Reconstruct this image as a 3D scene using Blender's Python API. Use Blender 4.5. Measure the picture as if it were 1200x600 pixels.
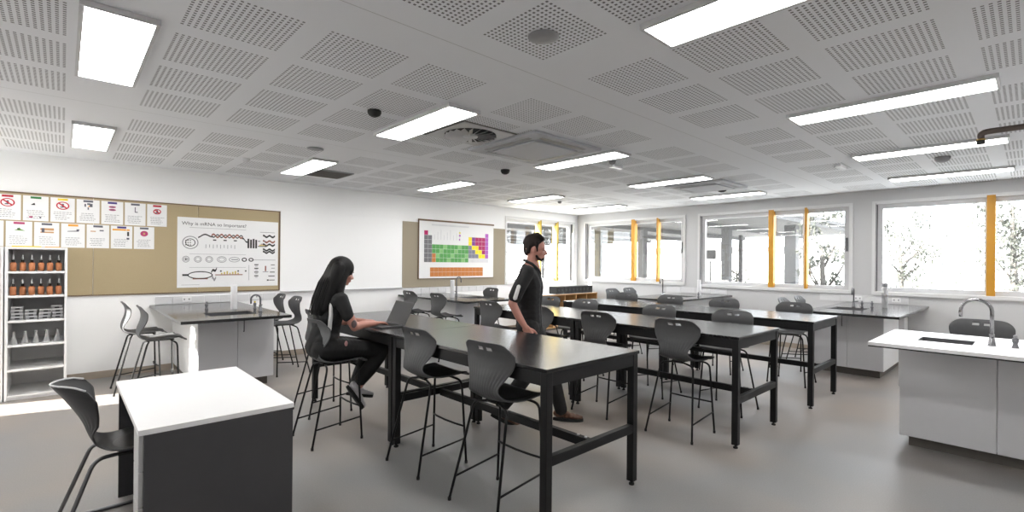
import bpy, bmesh, math, random
from mathutils import Vector, Matrix
from mathutils import noise as mnoise
random.seed(7)
PI = math.pi
scene = bpy.context.scene
for o in list(bpy.data.objects):
    bpy.data.objects.remove(o)
COL = scene.collection

# ------------------------------------------------------------------ camera
CAM_H = 1.48
F_PX, YAW, ROLL, CY = 566.8, math.radians(42.9), math.radians(0.503), 307.9
cam_d = bpy.data.cameras.new('camera')
cam_d.sensor_fit = 'HORIZONTAL'; cam_d.sensor_width = 36.0
cam_d.lens = 36.0 * F_PX / 1200.0
cam_d.shift_y = (CY - 300.0) / 1200.0
cam_d.clip_start = 0.05; cam_d.clip_end = 300
cam = bpy.data.objects.new('camera', cam_d); COL.objects.link(cam)
fw = Vector((math.sin(YAW), math.cos(YAW), 0)); rt = Vector((math.cos(YAW), -math.sin(YAW), 0)); up = Vector((0, 0, 1))
r2 = rt * math.cos(ROLL) + up * math.sin(ROLL); u2 = -rt * math.sin(ROLL) + up * math.cos(ROLL)
cam.matrix_world = Matrix(((r2.x, u2.x, -fw.x, 0), (r2.y, u2.y, -fw.y, 0), (r2.z, u2.z, -fw.z, CAM_H), (0, 0, 0, 1)))
scene.camera = cam

# ------------------------------------------------------------------ light and exposure
PANEL_EMIT = 15.5
SKY = 6.5
SUN = 38.0
scene.view_settings.view_transform = 'Standard'
scene.view_settings.look = 'None'
scene.view_settings.gamma = 1.0
scene.view_settings.use_curve_mapping = False
scene.view_settings.exposure = 0.66
world = bpy.data.worlds.new('sky'); scene.world = world; world.use_nodes = True
wb = world.node_tree.nodes['Background']
wb.inputs[0].default_value = (0.93, 0.96, 1.0, 1); wb.inputs[1].default_value = SKY
sun_d = bpy.data.lights.new('sun', 'SUN'); sun_d.energy = SUN; sun_d.angle = math.radians(0.8); sun_d.color = (1.0, 0.95, 0.88)
sun = bpy.data.objects.new('sun', sun_d); COL.objects.link(sun)
sun.rotation_euler = Vector((1.0, -0.25, -0.40)).to_track_quat('-Z', 'Y').to_euler()

# ------------------------------------------------------------------ materials
def nt_new(name):
    m = bpy.data.materials.new(name); m.use_nodes = True
    nt = m.node_tree; b = nt.nodes['Principled BSDF']
    return m, nt, b
def simple(name, col, rough=0.5, metal=0.0, noise=0.0, nscale=20.0, bump=0.0, spec=0.5):
    m, nt, b = nt_new(name)
    b.inputs['Roughness'].default_value = rough; b.inputs['Metallic'].default_value = metal
    b.inputs['Specular IOR Level'].default_value = spec
    tc = nt.nodes.new('ShaderNodeTexCoord'); n = nt.nodes.new('ShaderNodeTexNoise')
    n.inputs['Scale'].default_value = nscale; n.inputs['Detail'].default_value = 4
    nt.links.new(tc.outputs['Object'], n.inputs['Vector'])
    mx = nt.nodes.new('ShaderNodeMix'); mx.data_type = 'RGBA'
    c0 = [max(0, c * (1 - noise)) for c in col]; c1 = [min(1, c * (1 + noise)) for c in col]
    mx.inputs[6].default_value = (*c0, 1); mx.inputs[7].default_value = (*c1, 1)
    nt.links.new(n.outputs['Fac'], mx.inputs[0]); nt.links.new(mx.outputs[2], b.inputs['Base Color'])
    if bump:
        bp = nt.nodes.new('ShaderNodeBump'); bp.inputs['Strength'].default_value = bump; bp.inputs['Distance'].default_value = 0.002
        nt.links.new(n.outputs['Fac'], bp.inputs['Height']); nt.links.new(bp.outputs['Normal'], b.inputs['Normal'])
    return m
def emit_mat(name, col, s):
    m, nt, b = nt_new(name)
    b.inputs['Base Color'].default_value = (*col, 1)
    b.inputs['Emission Color'].default_value = (*col, 1); b.inputs['Emission Strength'].default_value = s
    return m
def glass_mat(name, tint=(1, 1, 1), amount=0.06, rough=0.02):
    m = bpy.data.materials.new(name); m.use_nodes = True
    nt = m.node_tree; nt.nodes.clear()
    out = nt.nodes.new('ShaderNodeOutputMaterial'); t = nt.nodes.new('ShaderNodeBsdfTransparent'); g = nt.nodes.new('ShaderNodeBsdfGlossy')
    mx = nt.nodes.new('ShaderNodeMixShader'); mx.inputs[0].default_value = amount
    t.inputs[0].default_value = (*tint, 1); g.inputs['Roughness'].default_value = rough
    nt.links.new(t.outputs[0], mx.inputs[1]); nt.links.new(g.outputs[0], mx.inputs[2]); nt.links.new(mx.outputs[0], out.inputs[0])
    return m

M = {}
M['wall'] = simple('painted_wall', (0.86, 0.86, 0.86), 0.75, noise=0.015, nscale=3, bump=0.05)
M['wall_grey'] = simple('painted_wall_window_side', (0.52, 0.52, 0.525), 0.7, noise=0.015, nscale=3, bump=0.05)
M['white'] = simple('white_laminate', (0.78, 0.78, 0.785), 0.35, noise=0.01)
M['whiteboard'] = simple('whiteboard_enamel', (0.86, 0.86, 0.86), 0.3, noise=0.01, nscale=2)
M['frame'] = simple('aluminium_frame', (0.52, 0.52, 0.53), 0.45, noise=0.02)
M['gap_shade_handle'] = simple('dark_gap_shade_and_handle', (0.10, 0.10, 0.105), 0.5)  # shade of the jamb gaps as a dark colour; window handles share it
M['reveal'] = simple('white_window_reveal', (0.64, 0.64, 0.64), 0.5)
M['fin'] = simple('amber_window_fin', (0.50, 0.235, 0.012), 0.5, noise=0.10, nscale=8)
M['fin_y'] = simple('yellow_window_fin', (0.40, 0.285, 0.035), 0.6, noise=0.05, nscale=8)
M['black_metal'] = simple('black_powdercoat', (0.0055, 0.0055, 0.006), 0.5, noise=0.05, spec=0.3)
M['black_top'] = simple('black_laminate_top', (0.014, 0.014, 0.015), 0.24, noise=0.10, nscale=60)
M['shell'] = simple('charcoal_moulded_plastic', (0.068, 0.069, 0.072), 0.52, noise=0.08, nscale=40, bump=0.2, spec=0.35)
M['shell_dark'] = simple('black_moulded_plastic', (0.022, 0.022, 0.024), 0.42, noise=0.08, nscale=40, bump=0.2)
M['pad'] = simple('charcoal_seat_pad', (0.018, 0.018, 0.019), 0.55, noise=0.1, nscale=80, bump=0.3)
M['bench_top'] = simple('dark_chemical_resistant_top', (0.030, 0.030, 0.031), 0.13, noise=0.08, nscale=50)
M['cabinet'] = simple('grey_white_cabinet', (0.60, 0.60, 0.62), 0.4, noise=0.01)
M['kick'] = simple('dark_kickboard', (0.10, 0.09, 0.08), 0.6, noise=0.06)
M['chrome'] = simple('chrome', (0.30, 0.30, 0.31), 0.2, metal=1.0)
M['dark_chrome'] = simple('dark_tap_metal', (0.16, 0.16, 0.17), 0.3, metal=0.8)
M['steel'] = simple('dark_sink_steel', (0.12, 0.12, 0.125), 0.35, metal=0.6)
M['desk_panel'] = simple('charcoal_board', (0.045, 0.045, 0.049), 0.5, noise=0.06, nscale=12)
M['black'] = simple('matt_black', (0.01, 0.01, 0.01), 0.6)
M['tan'] = simple('tan_pinboard_felt', (0.415, 0.335, 0.205), 0.95, noise=0.06, nscale=150, bump=0.2)
M['taupe'] = simple('taupe_pinboard_felt', (0.33, 0.285, 0.215), 0.95, noise=0.05, nscale=150, bump=0.2)
M['board_edge'] = simple('brown_board_edge', (0.16, 0.10, 0.055), 0.6)
M['paper'] = simple('white_paper', (0.80, 0.80, 0.80), 0.8, noise=0.01)
M['amber'] = simple('amber_bottle', (0.33, 0.10, 0.03), 0.25, noise=0.1)
M['orange_label'] = simple('orange_bottle_label', (0.50, 0.19, 0.08), 0.6, noise=0.08)
M['grey'] = simple('mid_grey_plastic', (0.25, 0.25, 0.26), 0.5)
M['lgrey'] = simple('light_grey_plastic', (0.55, 0.55, 0.56), 0.5)
M['red'] = simple('red_plastic', (0.55, 0.02, 0.03), 0.4)
M['yellow'] = simple('yellow_plastic', (0.75, 0.55, 0.02), 0.4)
M['ply'] = simple('plywood_edge', (0.45, 0.26, 0.11), 0.6, noise=0.12, nscale=30)
M['splash'] = simple('splashback_tile', (0.66, 0.66, 0.67), 0.25, noise=0.01)
M['skin'] = simple('skin', (0.47, 0.22, 0.17), 0.5, noise=0.06, nscale=30)
M['lips'] = simple('lips', (0.38, 0.12, 0.11), 0.45)
M['ink'] = simple('dark_tattoo_ink', (0.10, 0.07, 0.075), 0.6, noise=0.4, nscale=60)
M['eye'] = simple('eye', (0.05, 0.035, 0.03), 0.2)
M['hair'] = simple('black_hair', (0.006, 0.0055, 0.0055), 0.6, noise=0.4, nscale=60, bump=0.5, spec=0.2)
M['hair_br'] = simple('dark_brown_hair', (0.012, 0.008, 0.007), 0.7, noise=0.4, nscale=70, bump=0.8, spec=0.2)
M['shirt'] = simple('black_knit_shirt', (0.007, 0.007, 0.0075), 0.85, noise=0.25, nscale=25, bump=0.4)
M['trouser'] = simple('black_trouser_cloth', (0.006, 0.006, 0.0065), 0.8, noise=0.25, nscale=25, bump=0.4)
M['white_cloth'] = simple('white_cloth_panel', (0.62, 0.62, 0.62), 0.85)
M['shoe_grey'] = simple('pale_grey_canvas_shoe', (0.58, 0.57, 0.60), 0.8, noise=0.05)
M['mauve'] = simple('mauve_sock', (0.30, 0.20, 0.22), 0.9)
M['shoe_brown'] = simple('brown_leather_shoe', (0.10, 0.045, 0.025), 0.5, noise=0.1)
M['rubber'] = simple('black_rubber_sole', (0.012, 0.012, 0.012), 0.8)
M['pipe'] = simple('dark_copper_pipe', (0.11, 0.09, 0.08), 0.35, metal=0.8, noise=0.15)
M['brass'] = simple('brass_fitting', (0.5, 0.32, 0.10), 0.4, metal=0.7)
M['concrete'] = simple('pale_concrete', (0.62, 0.62, 0.60), 0.9, noise=0.05, nscale=2)
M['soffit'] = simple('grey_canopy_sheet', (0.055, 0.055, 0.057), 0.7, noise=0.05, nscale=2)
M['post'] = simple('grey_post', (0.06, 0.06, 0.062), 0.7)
M['leaf'] = simple('grey_green_leaf', (0.055, 0.06, 0.05), 0.8, noise=0.4, nscale=5)
M['bark'] = simple('grey_bark', (0.06, 0.055, 0.05), 0.9, noise=0.2)
M['brick'] = simple('pale_block_building', (0.60, 0.59, 0.57), 0.9, noise=0.04)
M['diffuser'] = emit_mat('light_diffuser', (1.0, 0.985, 0.965), PANEL_EMIT)
M['pane'] = glass_mat('window_glass', (0.97, 0.98, 0.98), 0.05)
M['flask'] = glass_mat('clear_glass', (0.86, 0.87, 0.88), 0.45, 0.35)
M['sleeve'] = glass_mat('milky_acrylic', (0.72, 0.72, 0.73), 0.3, 0.4)
M['cass'] = simple('cassette_grey_white', (0.46, 0.47, 0.50), 0.7)
M['acrylic'] = simple('frosted_white_acrylic', (0.74, 0.74, 0.75), 0.3)
M['screen'] = simple('grey_laptop_lid', (0.05, 0.05, 0.053), 0.4)

def ceiling_mat():
    m, nt, b = nt_new('perforated_plasterboard')
    L = nt.links; N = nt.nodes
    geo = N.new('ShaderNodeNewGeometry'); sep = N.new('ShaderNodeSeparateXYZ'); L.new(geo.outputs['Position'], sep.inputs[0])
    def mt(op, a, bb=None, c=None):
        n = N.new('ShaderNodeMath'); n.operation = op
        for i, v in enumerate((a, bb, c)):
            if v is None: continue
            if hasattr(v, 'is_output'): L.new(v, n.inputs[i])
            else: n.inputs[i].default_value = v
        return n.outputs[0]
    def fmod(a, p, off):       # (a-off) mod p, always positive
        s = mt('DIVIDE', mt('SUBTRACT', a, off), p); return mt('MULTIPLY', mt('FRACT', s), p)
    X, Y = sep.outputs[0], sep.outputs[1]
    def axis(c, period, off, cells_end):
        u = fmod(c, period, off)
        inside = mt('LESS_THAN', u, cells_end)
        v = mt('MULTIPLY', mt('FRACT', mt('DIVIDE', u, 0.602)), 0.602)
        cell = mt('LESS_THAN', v, 0.48)
        h = mt('FRACT', mt('DIVIDE', v, 0.48 / 17))
        hole = mt('MULTIPLY', mt('GREATER_THAN', h, 0.26), mt('LESS_THAN', h, 0.74))
        return mt('MULTIPLY', mt('MULTIPLY', inside, cell), hole)
    mask = mt('MULTIPLY', axis(X, 2.1, 0.43, 1.69), axis(Y, 2.80, -0.27, 2.29))
    # seam lines between boards
    su = fmod(Y, 2.80, 2.205); seam = mt('LESS_THAN', su, 0.006)
    mx = N.new('ShaderNodeMix'); mx.data_type = 'RGBA'
    mx.inputs[6].default_value = (0.765, 0.775, 0.80, 1); mx.inputs[7].default_value = (0.16, 0.16, 0.165, 1)
    L.new(mask, mx.inputs[0])
    mx2 = N.new('ShaderNodeMix'); mx2.data_type = 'RGBA'; mx2.inputs[7].default_value = (0.50, 0.50, 0.50, 1)
    L.new(seam, mx2.inputs[0]); L.new(mx.outputs[2], mx2.inputs[6])
    L.new(mx2.outputs[2], b.inputs['Base Color'])
    b.inputs['Roughness'].default_value = 0.85
    return m
M['ceiling'] = ceiling_mat()

def floor_mat():
    m, nt, b = nt_new('speckled_sheet_vinyl')
    L = nt.links; N = nt.nodes
    geo = N.new('ShaderNodeNewGeometry')
    n1 = N.new('ShaderNodeTexNoise'); n1.inputs['Scale'].default_value = 0.55; n1.inputs['Detail'].default_value = 3
    n2 = N.new('ShaderNodeTexNoise'); n2.inputs['Scale'].default_value = 120; n2.inputs['Detail'].default_value = 2
    L.new(geo.outputs['Position'], n1.inputs['Vector']); L.new(geo.outputs['Position'], n2.inputs['Vector'])
    r1 = N.new('ShaderNodeValToRGB'); r1.color_ramp.elements[0].position = 0.40; r1.color_ramp.elements[1].position = 0.60
    r1.color_ramp.elements[0].color = (0.232, 0.230, 0.230, 1); r1.color_ramp.elements[1].color = (0.285, 0.248, 0.218, 1)
    L.new(n1.outputs['Fac'], r1.inputs[0])
    mx = N.new('ShaderNodeMix'); mx.data_type = 'RGBA'; mx.blend_type = 'MULTIPLY'; mx.inputs[0].default_value = 0.35
    r2 = N.new('ShaderNodeValToRGB'); r2.color_ramp.elements[0].position = 0.35; r2.color_ramp.elements[1].position = 0.65
    r2.color_ramp.elements[0].color = (0.75, 0.75, 0.75, 1)
    L.new(n2.outputs['Fac'], r2.inputs[0]); L.new(r1.outputs[0], mx.inputs[6]); L.new(r2.outputs[0], mx.inputs[7])
    L.new(mx.outputs[2], b.inputs['Base Color'])
    b.inputs['Roughness'].default_value = 0.42
    return m
M['floor'] = floor_mat()
M['skirt'] = simple('coved_vinyl_skirting', (0.33, 0.28, 0.23), 0.5, noise=0.05, nscale=60)

# ------------------------------------------------------------------ mesh helpers
class MB:
    def __init__(s): s.bm = bmesh.new(); s.mats = []
    def mi(s, m):
        if m is None: return 0
        if m not in s.mats: s.mats.append(m)
        return s.mats.index(m)
    def box(s, x0, x1, y0, y1, z0, z1, m=None, bevel=0.0, mat4=None):
        x0, x1 = min(x0, x1), max(x0, x1); y0, y1 = min(y0, y1), max(y0, y1); z0, z1 = min(z0, z1), max(z0, z1)
        r = bmesh.ops.create_cube(s.bm, size=1.0)
        vs = r['verts']
        for v in vs:
            v.co = Vector(((x0 + x1) / 2 + v.co.x * (x1 - x0), (y0 + y1) / 2 + v.co.y * (y1 - y0), (z0 + z1) / 2 + v.co.z * (z1 - z0)))
        if mat4 is not None:
            for v in vs: v.co = mat4 @ v.co
        k = s.mi(m); fs = set(f for v in vs for f in v.link_faces)
        for f in fs: f.material_index = k
        if bevel:
            es = list(set(e for v in vs for e in v.link_edges))
            rr = bmesh.ops.bevel(s.bm, geom=es, offset=bevel, segments=2, affect='EDGES', profile=0.5)
            for f in rr['faces']: f.material_index = k
        return s
    def tube(s, pts, r, m=None, seg=8, cap=True, bend=0.0, radii=None):
        pts = [Vector(p) for p in pts]
        if bend and len(pts) > 2:
            q = [pts[0]]
            for i in range(1, len(pts) - 1):
                a, b, c = pts[i - 1], pts[i], pts[i + 1]
                d1 = min(bend, (a - b).length * 0.49); d2 = min(bend, (c - b).length * 0.49)
                p1 = b + (a - b).normalized() * d1; p2 = b + (c - b).normalized() * d2
                for k in range(6):
                    t = k / 5; q.append(p1 * (1 - t) ** 2 + b * 2 * t * (1 - t) + p2 * t * t)
            q.append(pts[-1]); pts = q
        k = s.mi(m); rings = []; prev = None
        for i, p in enumerate(pts):
            if i == 0: d = pts[1] - p
            elif i == len(pts) - 1: d = p - pts[i - 1]
            else: d = (pts[i + 1] - p).normalized() + (p - pts[i - 1]).normalized()
            d.normalize()
            if prev is None:
                ref = Vector((0, 0, 1)) if abs(d.z) < 0.9 else Vector((1, 0, 0))
                n = d.cross(ref).normalized()
            else: n = (prev - d * prev.dot(d)).normalized()
            prev = n; bb = d.cross(n); rad = radii[i] if radii else r
            rings.append([s.bm.verts.new(p + (n * math.cos(a) + bb * math.sin(a)) * rad) for a in [2 * PI * j / seg for j in range(seg)]])
        for i in range(len(rings) - 1):
            for j in range(seg):
                f = s.bm.faces.new((rings[i][j], rings[i][(j + 1) % seg], rings[i + 1][(j + 1) % seg], rings[i + 1][j])); f.material_index = k; f.smooth = True
        if cap:
            for ring, rev in ((rings[0], True), (rings[-1], False)):
                f = s.bm.faces.new(list(reversed(ring)) if rev else ring); f.material_index = k
        return s
    def lathe(s, prof, m=None, seg=16, cx=0, cy=0, z0=0):
        k = s.mi(m); rings = []
        for r, z in prof:
            rings.append([s.bm.verts.new((cx + max(r, 1e-4) * math.cos(2 * PI * j / seg), cy + max(r, 1e-4) * math.sin(2 * PI * j / seg), z0 + z)) for j in range(seg)])
        for i in range(len(rings) - 1):
            for j in range(seg):
                f = s.bm.faces.new((rings[i][j], rings[i][(j + 1) % seg], rings[i + 1][(j + 1) % seg], rings[i + 1][j])); f.material_index = k; f.smooth = True
        f = s.bm.faces.new(list(reversed(rings[0]))); f.material_index = k
        f = s.bm.faces.new(rings[-1]); f.material_index = k
        return s
    def prism(s, poly, axis, a0, a1, m=None):
        """poly: 2D points; axis 'x','y','z' is extrusion axis"""
        k = s.mi(m)
        def P(p, a):
            if axis == 'z': return Vector((p[0], p[1], a))
            if axis == 'y': return Vector((p[0], a, p[1]))
            return Vector((a, p[0], p[1]))
        v0 = [s.bm.verts.new(P(p, a0)) for p in poly]; v1 = [s.bm.verts.new(P(p, a1)) for p in poly]
        n = len(poly); fs = [s.bm.faces.new(v0), s.bm.faces.new(list(reversed(v1)))]
        for i in range(n): fs.append(s.bm.faces.new((v0[i], v1[i], v1[(i + 1) % n], v0[(i + 1) % n])))
        for f in fs: f.material_index = k
        return s
    def sphere(s, c, r, m=None, sub=2, scale=(1, 1, 1), mat3=None):
        rr = bmesh.ops.create_icosphere(s.bm, subdivisions=sub, radius=1.0)
        k = s.mi(m)
        for v in rr['verts']:
            q = Vector((v.co.x * r * scale[0], v.co.y * r * scale[1], v.co.z * r * scale[2]))
            if mat3 is not None: q = mat3 @ q
            v.co = Vector(c) + q
        for f in set(f for v in rr['verts'] for f in v.link_faces): f.material_index = k; f.smooth = True
        return s
    def build(s, name, mat=None, parent=None, loc=None):
        bmesh.ops.recalc_face_normals(s.bm, faces=s.bm.faces)
        me = bpy.data.meshes.new(name); s.bm.to_mesh(me); s.bm.free()
        if s.mats:
            for m in s.mats: me.materials.append(m)
        elif mat is not None: me.materials.append(mat)
        o = bpy.data.objects.new(name, me); COL.objects.link(o)
        if parent is not None: o.parent = parent
        if loc: o.location = loc
        return o

def bake(o):
    """apply modifiers by evaluating, replace mesh"""
    bpy.context.view_layer.update()
    dg = bpy.context.evaluated_depsgraph_get()
    me = bpy.data.meshes.new_from_object(o.evaluated_get(dg), depsgraph=dg)
    o.modifiers.clear(); o.data = me
    return o
def thing(name, label, cat, loc=(0, 0, 0), rz=0.0, group=None):
    o = bpy.data.objects.new(name, None); COL.objects.link(o); o.empty_display_size = 0.1
    o.location = loc; o.rotation_euler = (0, 0, rz); o['label'] = label; o['category'] = cat
    if group: o['group'] = group
    return o
def tag(o, label, cat, group=None, kind=None):
    o['label'] = label; o['category'] = cat
    if group: o['group'] = group
    if kind: o['kind'] = kind
    return o
def struct(o): o['kind'] = 'structure'; return o
def copy_tree(o, parent=None):
    c = o.copy(); COL.objects.link(c)
    if parent is not None: c.parent = parent
    for ch in list(o.children): copy_tree(ch, c)
    return c
def dup(proto, used, loc, rz, label, group=None):
    o = proto if not used[0] else copy_tree(proto)
    used[0] = True
    o.location = loc; o.rotation_euler = (0, 0, rz); o['label'] = label
    if group: o['group'] = group
    return o
def text_obj(name, body, size, mat, loc, rot, parent=None, extrude=0.0004, align='LEFT', sx=1.0):
    cu = bpy.data.curves.new(name, 'FONT'); cu.body = body; cu.size = size; cu.extrude = extrude; cu.align_x = align; cu.align_y = 'CENTER'
    t = bpy.data.objects.new(name, cu); COL.objects.link(t)
    bpy.context.view_layer.update(); dg = bpy.context.evaluated_depsgraph_get()
    me = bpy.data.meshes.new_from_object(t.evaluated_get(dg), depsgraph=dg)
    bpy.data.objects.remove(t)
    me.materials.clear(); me.materials.append(mat)
    o = bpy.data.objects.new(name, me); COL.objects.link(o)
    o.location = loc; o.rotation_euler = rot; o.scale = (sx, 1, 1)
    if parent is not None: o.parent = parent
    return o

# ------------------------------------------------------------------ room shell
XL, XR, YB, YF, H = -2.3, 9.6, 7.9, -2.6, 2.70
WT = 0.16
struct(MB().box(XL - 0.3, XR + 0.3, YF - 0.3, YB + 0.3, -0.12, 0, M['floor']).build('floor'))
struct(MB().box(XL - 0.3, XR + 0.3, YF - 0.3, YB + 0.3, H, H + 0.3, M['ceiling']).build('ceiling'))
def wall_with_holes(name, along, const0, const1, a0, a1, holes, mat):
    """holes: list (a_start,a_end,z0,z1)"""
    mb = MB(); cur = a0
    def bx(s0, s1, z0, z1):
        if s1 - s0 < 1e-4 or z1 - z0 < 1e-4: return
        if along == 'x': mb.box(s0, s1, const0, const1, z0, z1, mat)
        else: mb.box(const0, const1, s0, s1, z0, z1, mat)
    for (h0, h1, z0, z1) in sorted(holes):
        bx(cur, h0, 0, H); bx(h0, h1, 0, z0); bx(h0, h1, z1, H); cur = h1
    bx(cur, a1, 0, H)
    return struct(mb.build(name))
WIN_B = [(5.00, 7.64, 1.07, 2.49), (2.06, 4.67, 1.05, 2.49), (-0.87, 1.74, 1.05, 2.49)]
WIN_A = (7.15, 9.46, 1.03, 2.48)
wall_with_holes('wall_back', 'x', YB, YB + WT, XL - WT, XR + WT, [WIN_A], M['wall'])
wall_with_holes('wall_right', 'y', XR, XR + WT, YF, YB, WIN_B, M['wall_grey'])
wall_with_holes('wall_left', 'y', XL - WT, XL, YF, YB, [(7.02, 7.86, 0.0, 2.15)], M['wall'])
wall_with_holes('wall_front', 'x', YF - WT, YF, XL - WT, XR + WT, [], M['wall'])
# glazed door in the left wall (lets the low sun in)
dr = MB(); dr.box(XL - 0.12, XL - 0.03, 7.02, 7.06, 0, 2.15, M['frame']).box(XL - 0.12, XL - 0.03, 7.82, 7.86, 0, 2.15, M['frame']).box(XL - 0.12, XL - 0.03, 7.06, 7.82, 2.10, 2.15, M['frame'])
d1 = struct(dr.build('door_1')); 
MB().box(XL - 0.08, XL - 0.074, 7.06, 7.82, 0.02, 2.10, M['pane']).build('pane', parent=d1)
# coved skirtings
def skirt(name, x0, x1, y0, y1): return struct(MB().box(x0, x1, y0, y1, 0, 0.085, M['skirt']).build(name))
skirt('baseboard_back', XL, XR, YB - 0.012, YB); skirt('baseboard_right', XR - 0.012, XR, YF, YB - 0.012)
skirt('baseboard_left', XL, XL + 0.012, YF, 7.0); skirt('baseboard_front', XL, XR, YF, YF + 0.012)

# windows ----------------------------------------------------------
def window_right(n, y0, y1, z0, z1, fins, finm, handle=True):
    # y1 is the edge nearer the corner (left in view)
    T = 0.045; xo = XR + 0.01
    mb = MB()
    # projecting reveal lining + architrave
    for (a, b, c, d) in ((y0 - 0.03, y0 + 0.02, z0 - 0.03, z1 + 0.03), (y1 - 0.02, y1 + 0.03, z0 - 0.03, z1 + 0.03)):
        mb.box(XR - 0.018, XR + 0.12, a, b, c, d, M['reveal'])
    mb.box(XR - 0.018, XR + 0.12, y0 + 0.02, y1 - 0.02, z1 - 0.02, z1 + 0.03, M['reveal'])
    mb.box(XR - 0.035, XR + 0.12, y0 - 0.0, y1 - 0.0, z0 - 0.035, z0 + 0.02, M['reveal'])
    w = struct(mb.build('window_%d' % n))
    fr = MB()
    for (a, b) in ((y0 + 0.02, y0 + 0.10), (y1 - 0.10, y1 - 0.02)): fr.box(XR + 0.05, XR + 0.11, a, b, z0 + 0.02, z1 - 0.02, M['frame'])
    fr.box(XR + 0.05, XR + 0.11, y0 + 0.10, y1 - 0.10, z1 - 0.09, z1 - 0.02, M['frame']).box(XR + 0.05, XR + 0.11, y0 + 0.10, y1 - 0.10, z0 + 0.02, z0 + 0.09, M['frame'])
    fr.build('window_frame', parent=w)
    MB().box(XR + 0.045, XR + 0.05, y1 - 0.035, y1 - 0.02, z0 + 0.02, z1 - 0.02, M['gap_shade_handle']).box(XR - 0.019, XR + 0.02, y1 - 0.021, y1 - 0.018, z0, z1, M['gap_shade_handle']).build('gap_shade_strip', parent=w)  # thin dark strips, the jamb gap's shade put into their colour
    edges = [y0 + 0.10] + sorted(fins) + [y1 - 0.10]
    for i in range(len(edges) - 1):
        MB().box(XR + 0.078, XR + 0.084, edges[i] + 0.001, edges[i + 1] - 0.001, z0 + 0.09, z1 - 0.09, M['pane']).build('pane', parent=w)
    for k, f in enumerate(fins):
        hw_ = 0.045 if f == max(fins) else 0.020
        MB().box(XR - 0.03, XR + 0.09, f - hw_, f + hw_, z0 + 0.0, z1 + 0.005, finm, bevel=0.003).build('fin', parent=w)
        MB().box(XR + 0.045, XR + 0.115, f + 0.046, f + 0.066, z0 + 0.09, z1 - 0.09, M['frame']).build('mullion', parent=w)
    if handle:
        MB().box(XR + 0.02, XR + 0.05, y0 + 0.05, y0 + 0.075, 1.72, 1.95, M['gap_shade_handle'], bevel=0.004).build('window_handle', parent=w)
    return w
window_right(2, *WIN_B[0], [5.62, 6.24], M['fin'])
window_right(3, *WIN_B[1], [2.72, 3.29], M['fin'])
window_right(4, *WIN_B[2], [-0.2, 0.40], M['fin'])
def window_back(n, x0, x1, z0, z1, fins, finm):
    mb = MB()
    for a, b in ((x0 - 0.03, x0 + 0.02), (x1 - 0.02, x1 + 0.03)): mb.box(a, b, YB - 0.018, YB + 0.12, z0 - 0.03, z1 + 0.03, M['reveal'])
    mb.box(x0 + 0.02, x1 - 0.02, YB - 0.018, YB + 0.12, z1 - 0.02, z1 + 0.03, M['reveal']).box(x0, x1, YB - 0.035, YB + 0.12, z0 - 0.035, z0 + 0.02, M['reveal'])
    w = struct(mb.build('window_%d' % n))
    fr = MB()
    for a, b in ((x0 + 0.02, x0 + 0.08), (x1 - 0.14, x1 - 0.02)): fr.box(a, b, YB + 0.05, YB + 0.11, z0 + 0.02, z1 - 0.02, M['reveal'])
    fr.box(x0 + 0.08, x1 - 0.14, YB + 0.05, YB + 0.11, z1 - 0.09, z1 - 0.02, M['reveal']).box(x0 + 0.08, x1 - 0.14, YB + 0.05, YB + 0.11, z0 + 0.02, z0 + 0.09, M['reveal'])
    fr.build('window_frame', parent=w)
    MB().box(x1 - 0.06, x1 - 0.02, YB + 0.03, YB + 0.049, z0 + 0.02, z1 - 0.02, M['gap_shade_handle']).build('gap_shade_strip', parent=w)  # dark strip with the right jamb's shade put into its colour
    edges = [x0 + 0.08] + sorted(fins) + [x1 - 0.14]
    for i in range(len(edges) - 1): MB().box(edges[i] + 0.001, edges[i + 1] - 0.001, YB + 0.078, YB + 0.084, z0 + 0.09, z1 - 0.09, M['pane']).build('pane', parent=w)
    for f in fins: MB().box(f - 0.022, f + 0.022, YB - 0.03, YB + 0.14, z0, z1 + 0.005, finm, bevel=0.003).build('fin', parent=w)
window_back(1, *WIN_A, [8.24, 8.84], M['fin_y'])

# ------------------------------------------------------------------ outside
struct(MB().box(-40, 90, -60, 90, -0.32, -0.14, M['concrete']).build('ground'))
cp = thing('covered_walkway', 'grey flat canopy roof on posts seen outside through the corner windows', 'canopy', (11, 4.7, -0.14))
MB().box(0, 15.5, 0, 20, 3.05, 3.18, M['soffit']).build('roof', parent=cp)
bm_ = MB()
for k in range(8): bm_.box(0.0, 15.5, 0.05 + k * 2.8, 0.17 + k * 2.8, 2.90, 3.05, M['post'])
bm_.build('beam', parent=cp)
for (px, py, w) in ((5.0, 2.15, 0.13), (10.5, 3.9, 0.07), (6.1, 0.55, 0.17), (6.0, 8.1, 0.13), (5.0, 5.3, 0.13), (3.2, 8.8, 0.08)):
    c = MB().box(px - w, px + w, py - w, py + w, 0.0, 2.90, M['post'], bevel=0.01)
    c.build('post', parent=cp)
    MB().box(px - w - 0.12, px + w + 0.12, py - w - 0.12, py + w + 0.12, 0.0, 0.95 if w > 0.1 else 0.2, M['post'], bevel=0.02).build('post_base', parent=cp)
bl = thing('school_building', 'pale low block building far outside beyond the covered walkway', 'building', (34, 10, -0.14))
MB().box(0, 6, -2, 30, 0, 2.6, M['brick']).build('wall', parent=bl); MB().box(-0.6, 6.6, -2.6, 30.6, 2.6, 2.8, M['soffit']).build('roof', parent=bl)
for k in range(6): MB().box(-0.05, 0.0, 0.5 + k * 4.6, 3.0 + k * 4.6, 0.9, 2.0, M['lgrey']).build('window', parent=bl)
hp = thing('notice_frame', 'pale square board on a post outside the middle window', 'board', (19.5, 9.0, -0.14), 0.3)
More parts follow.
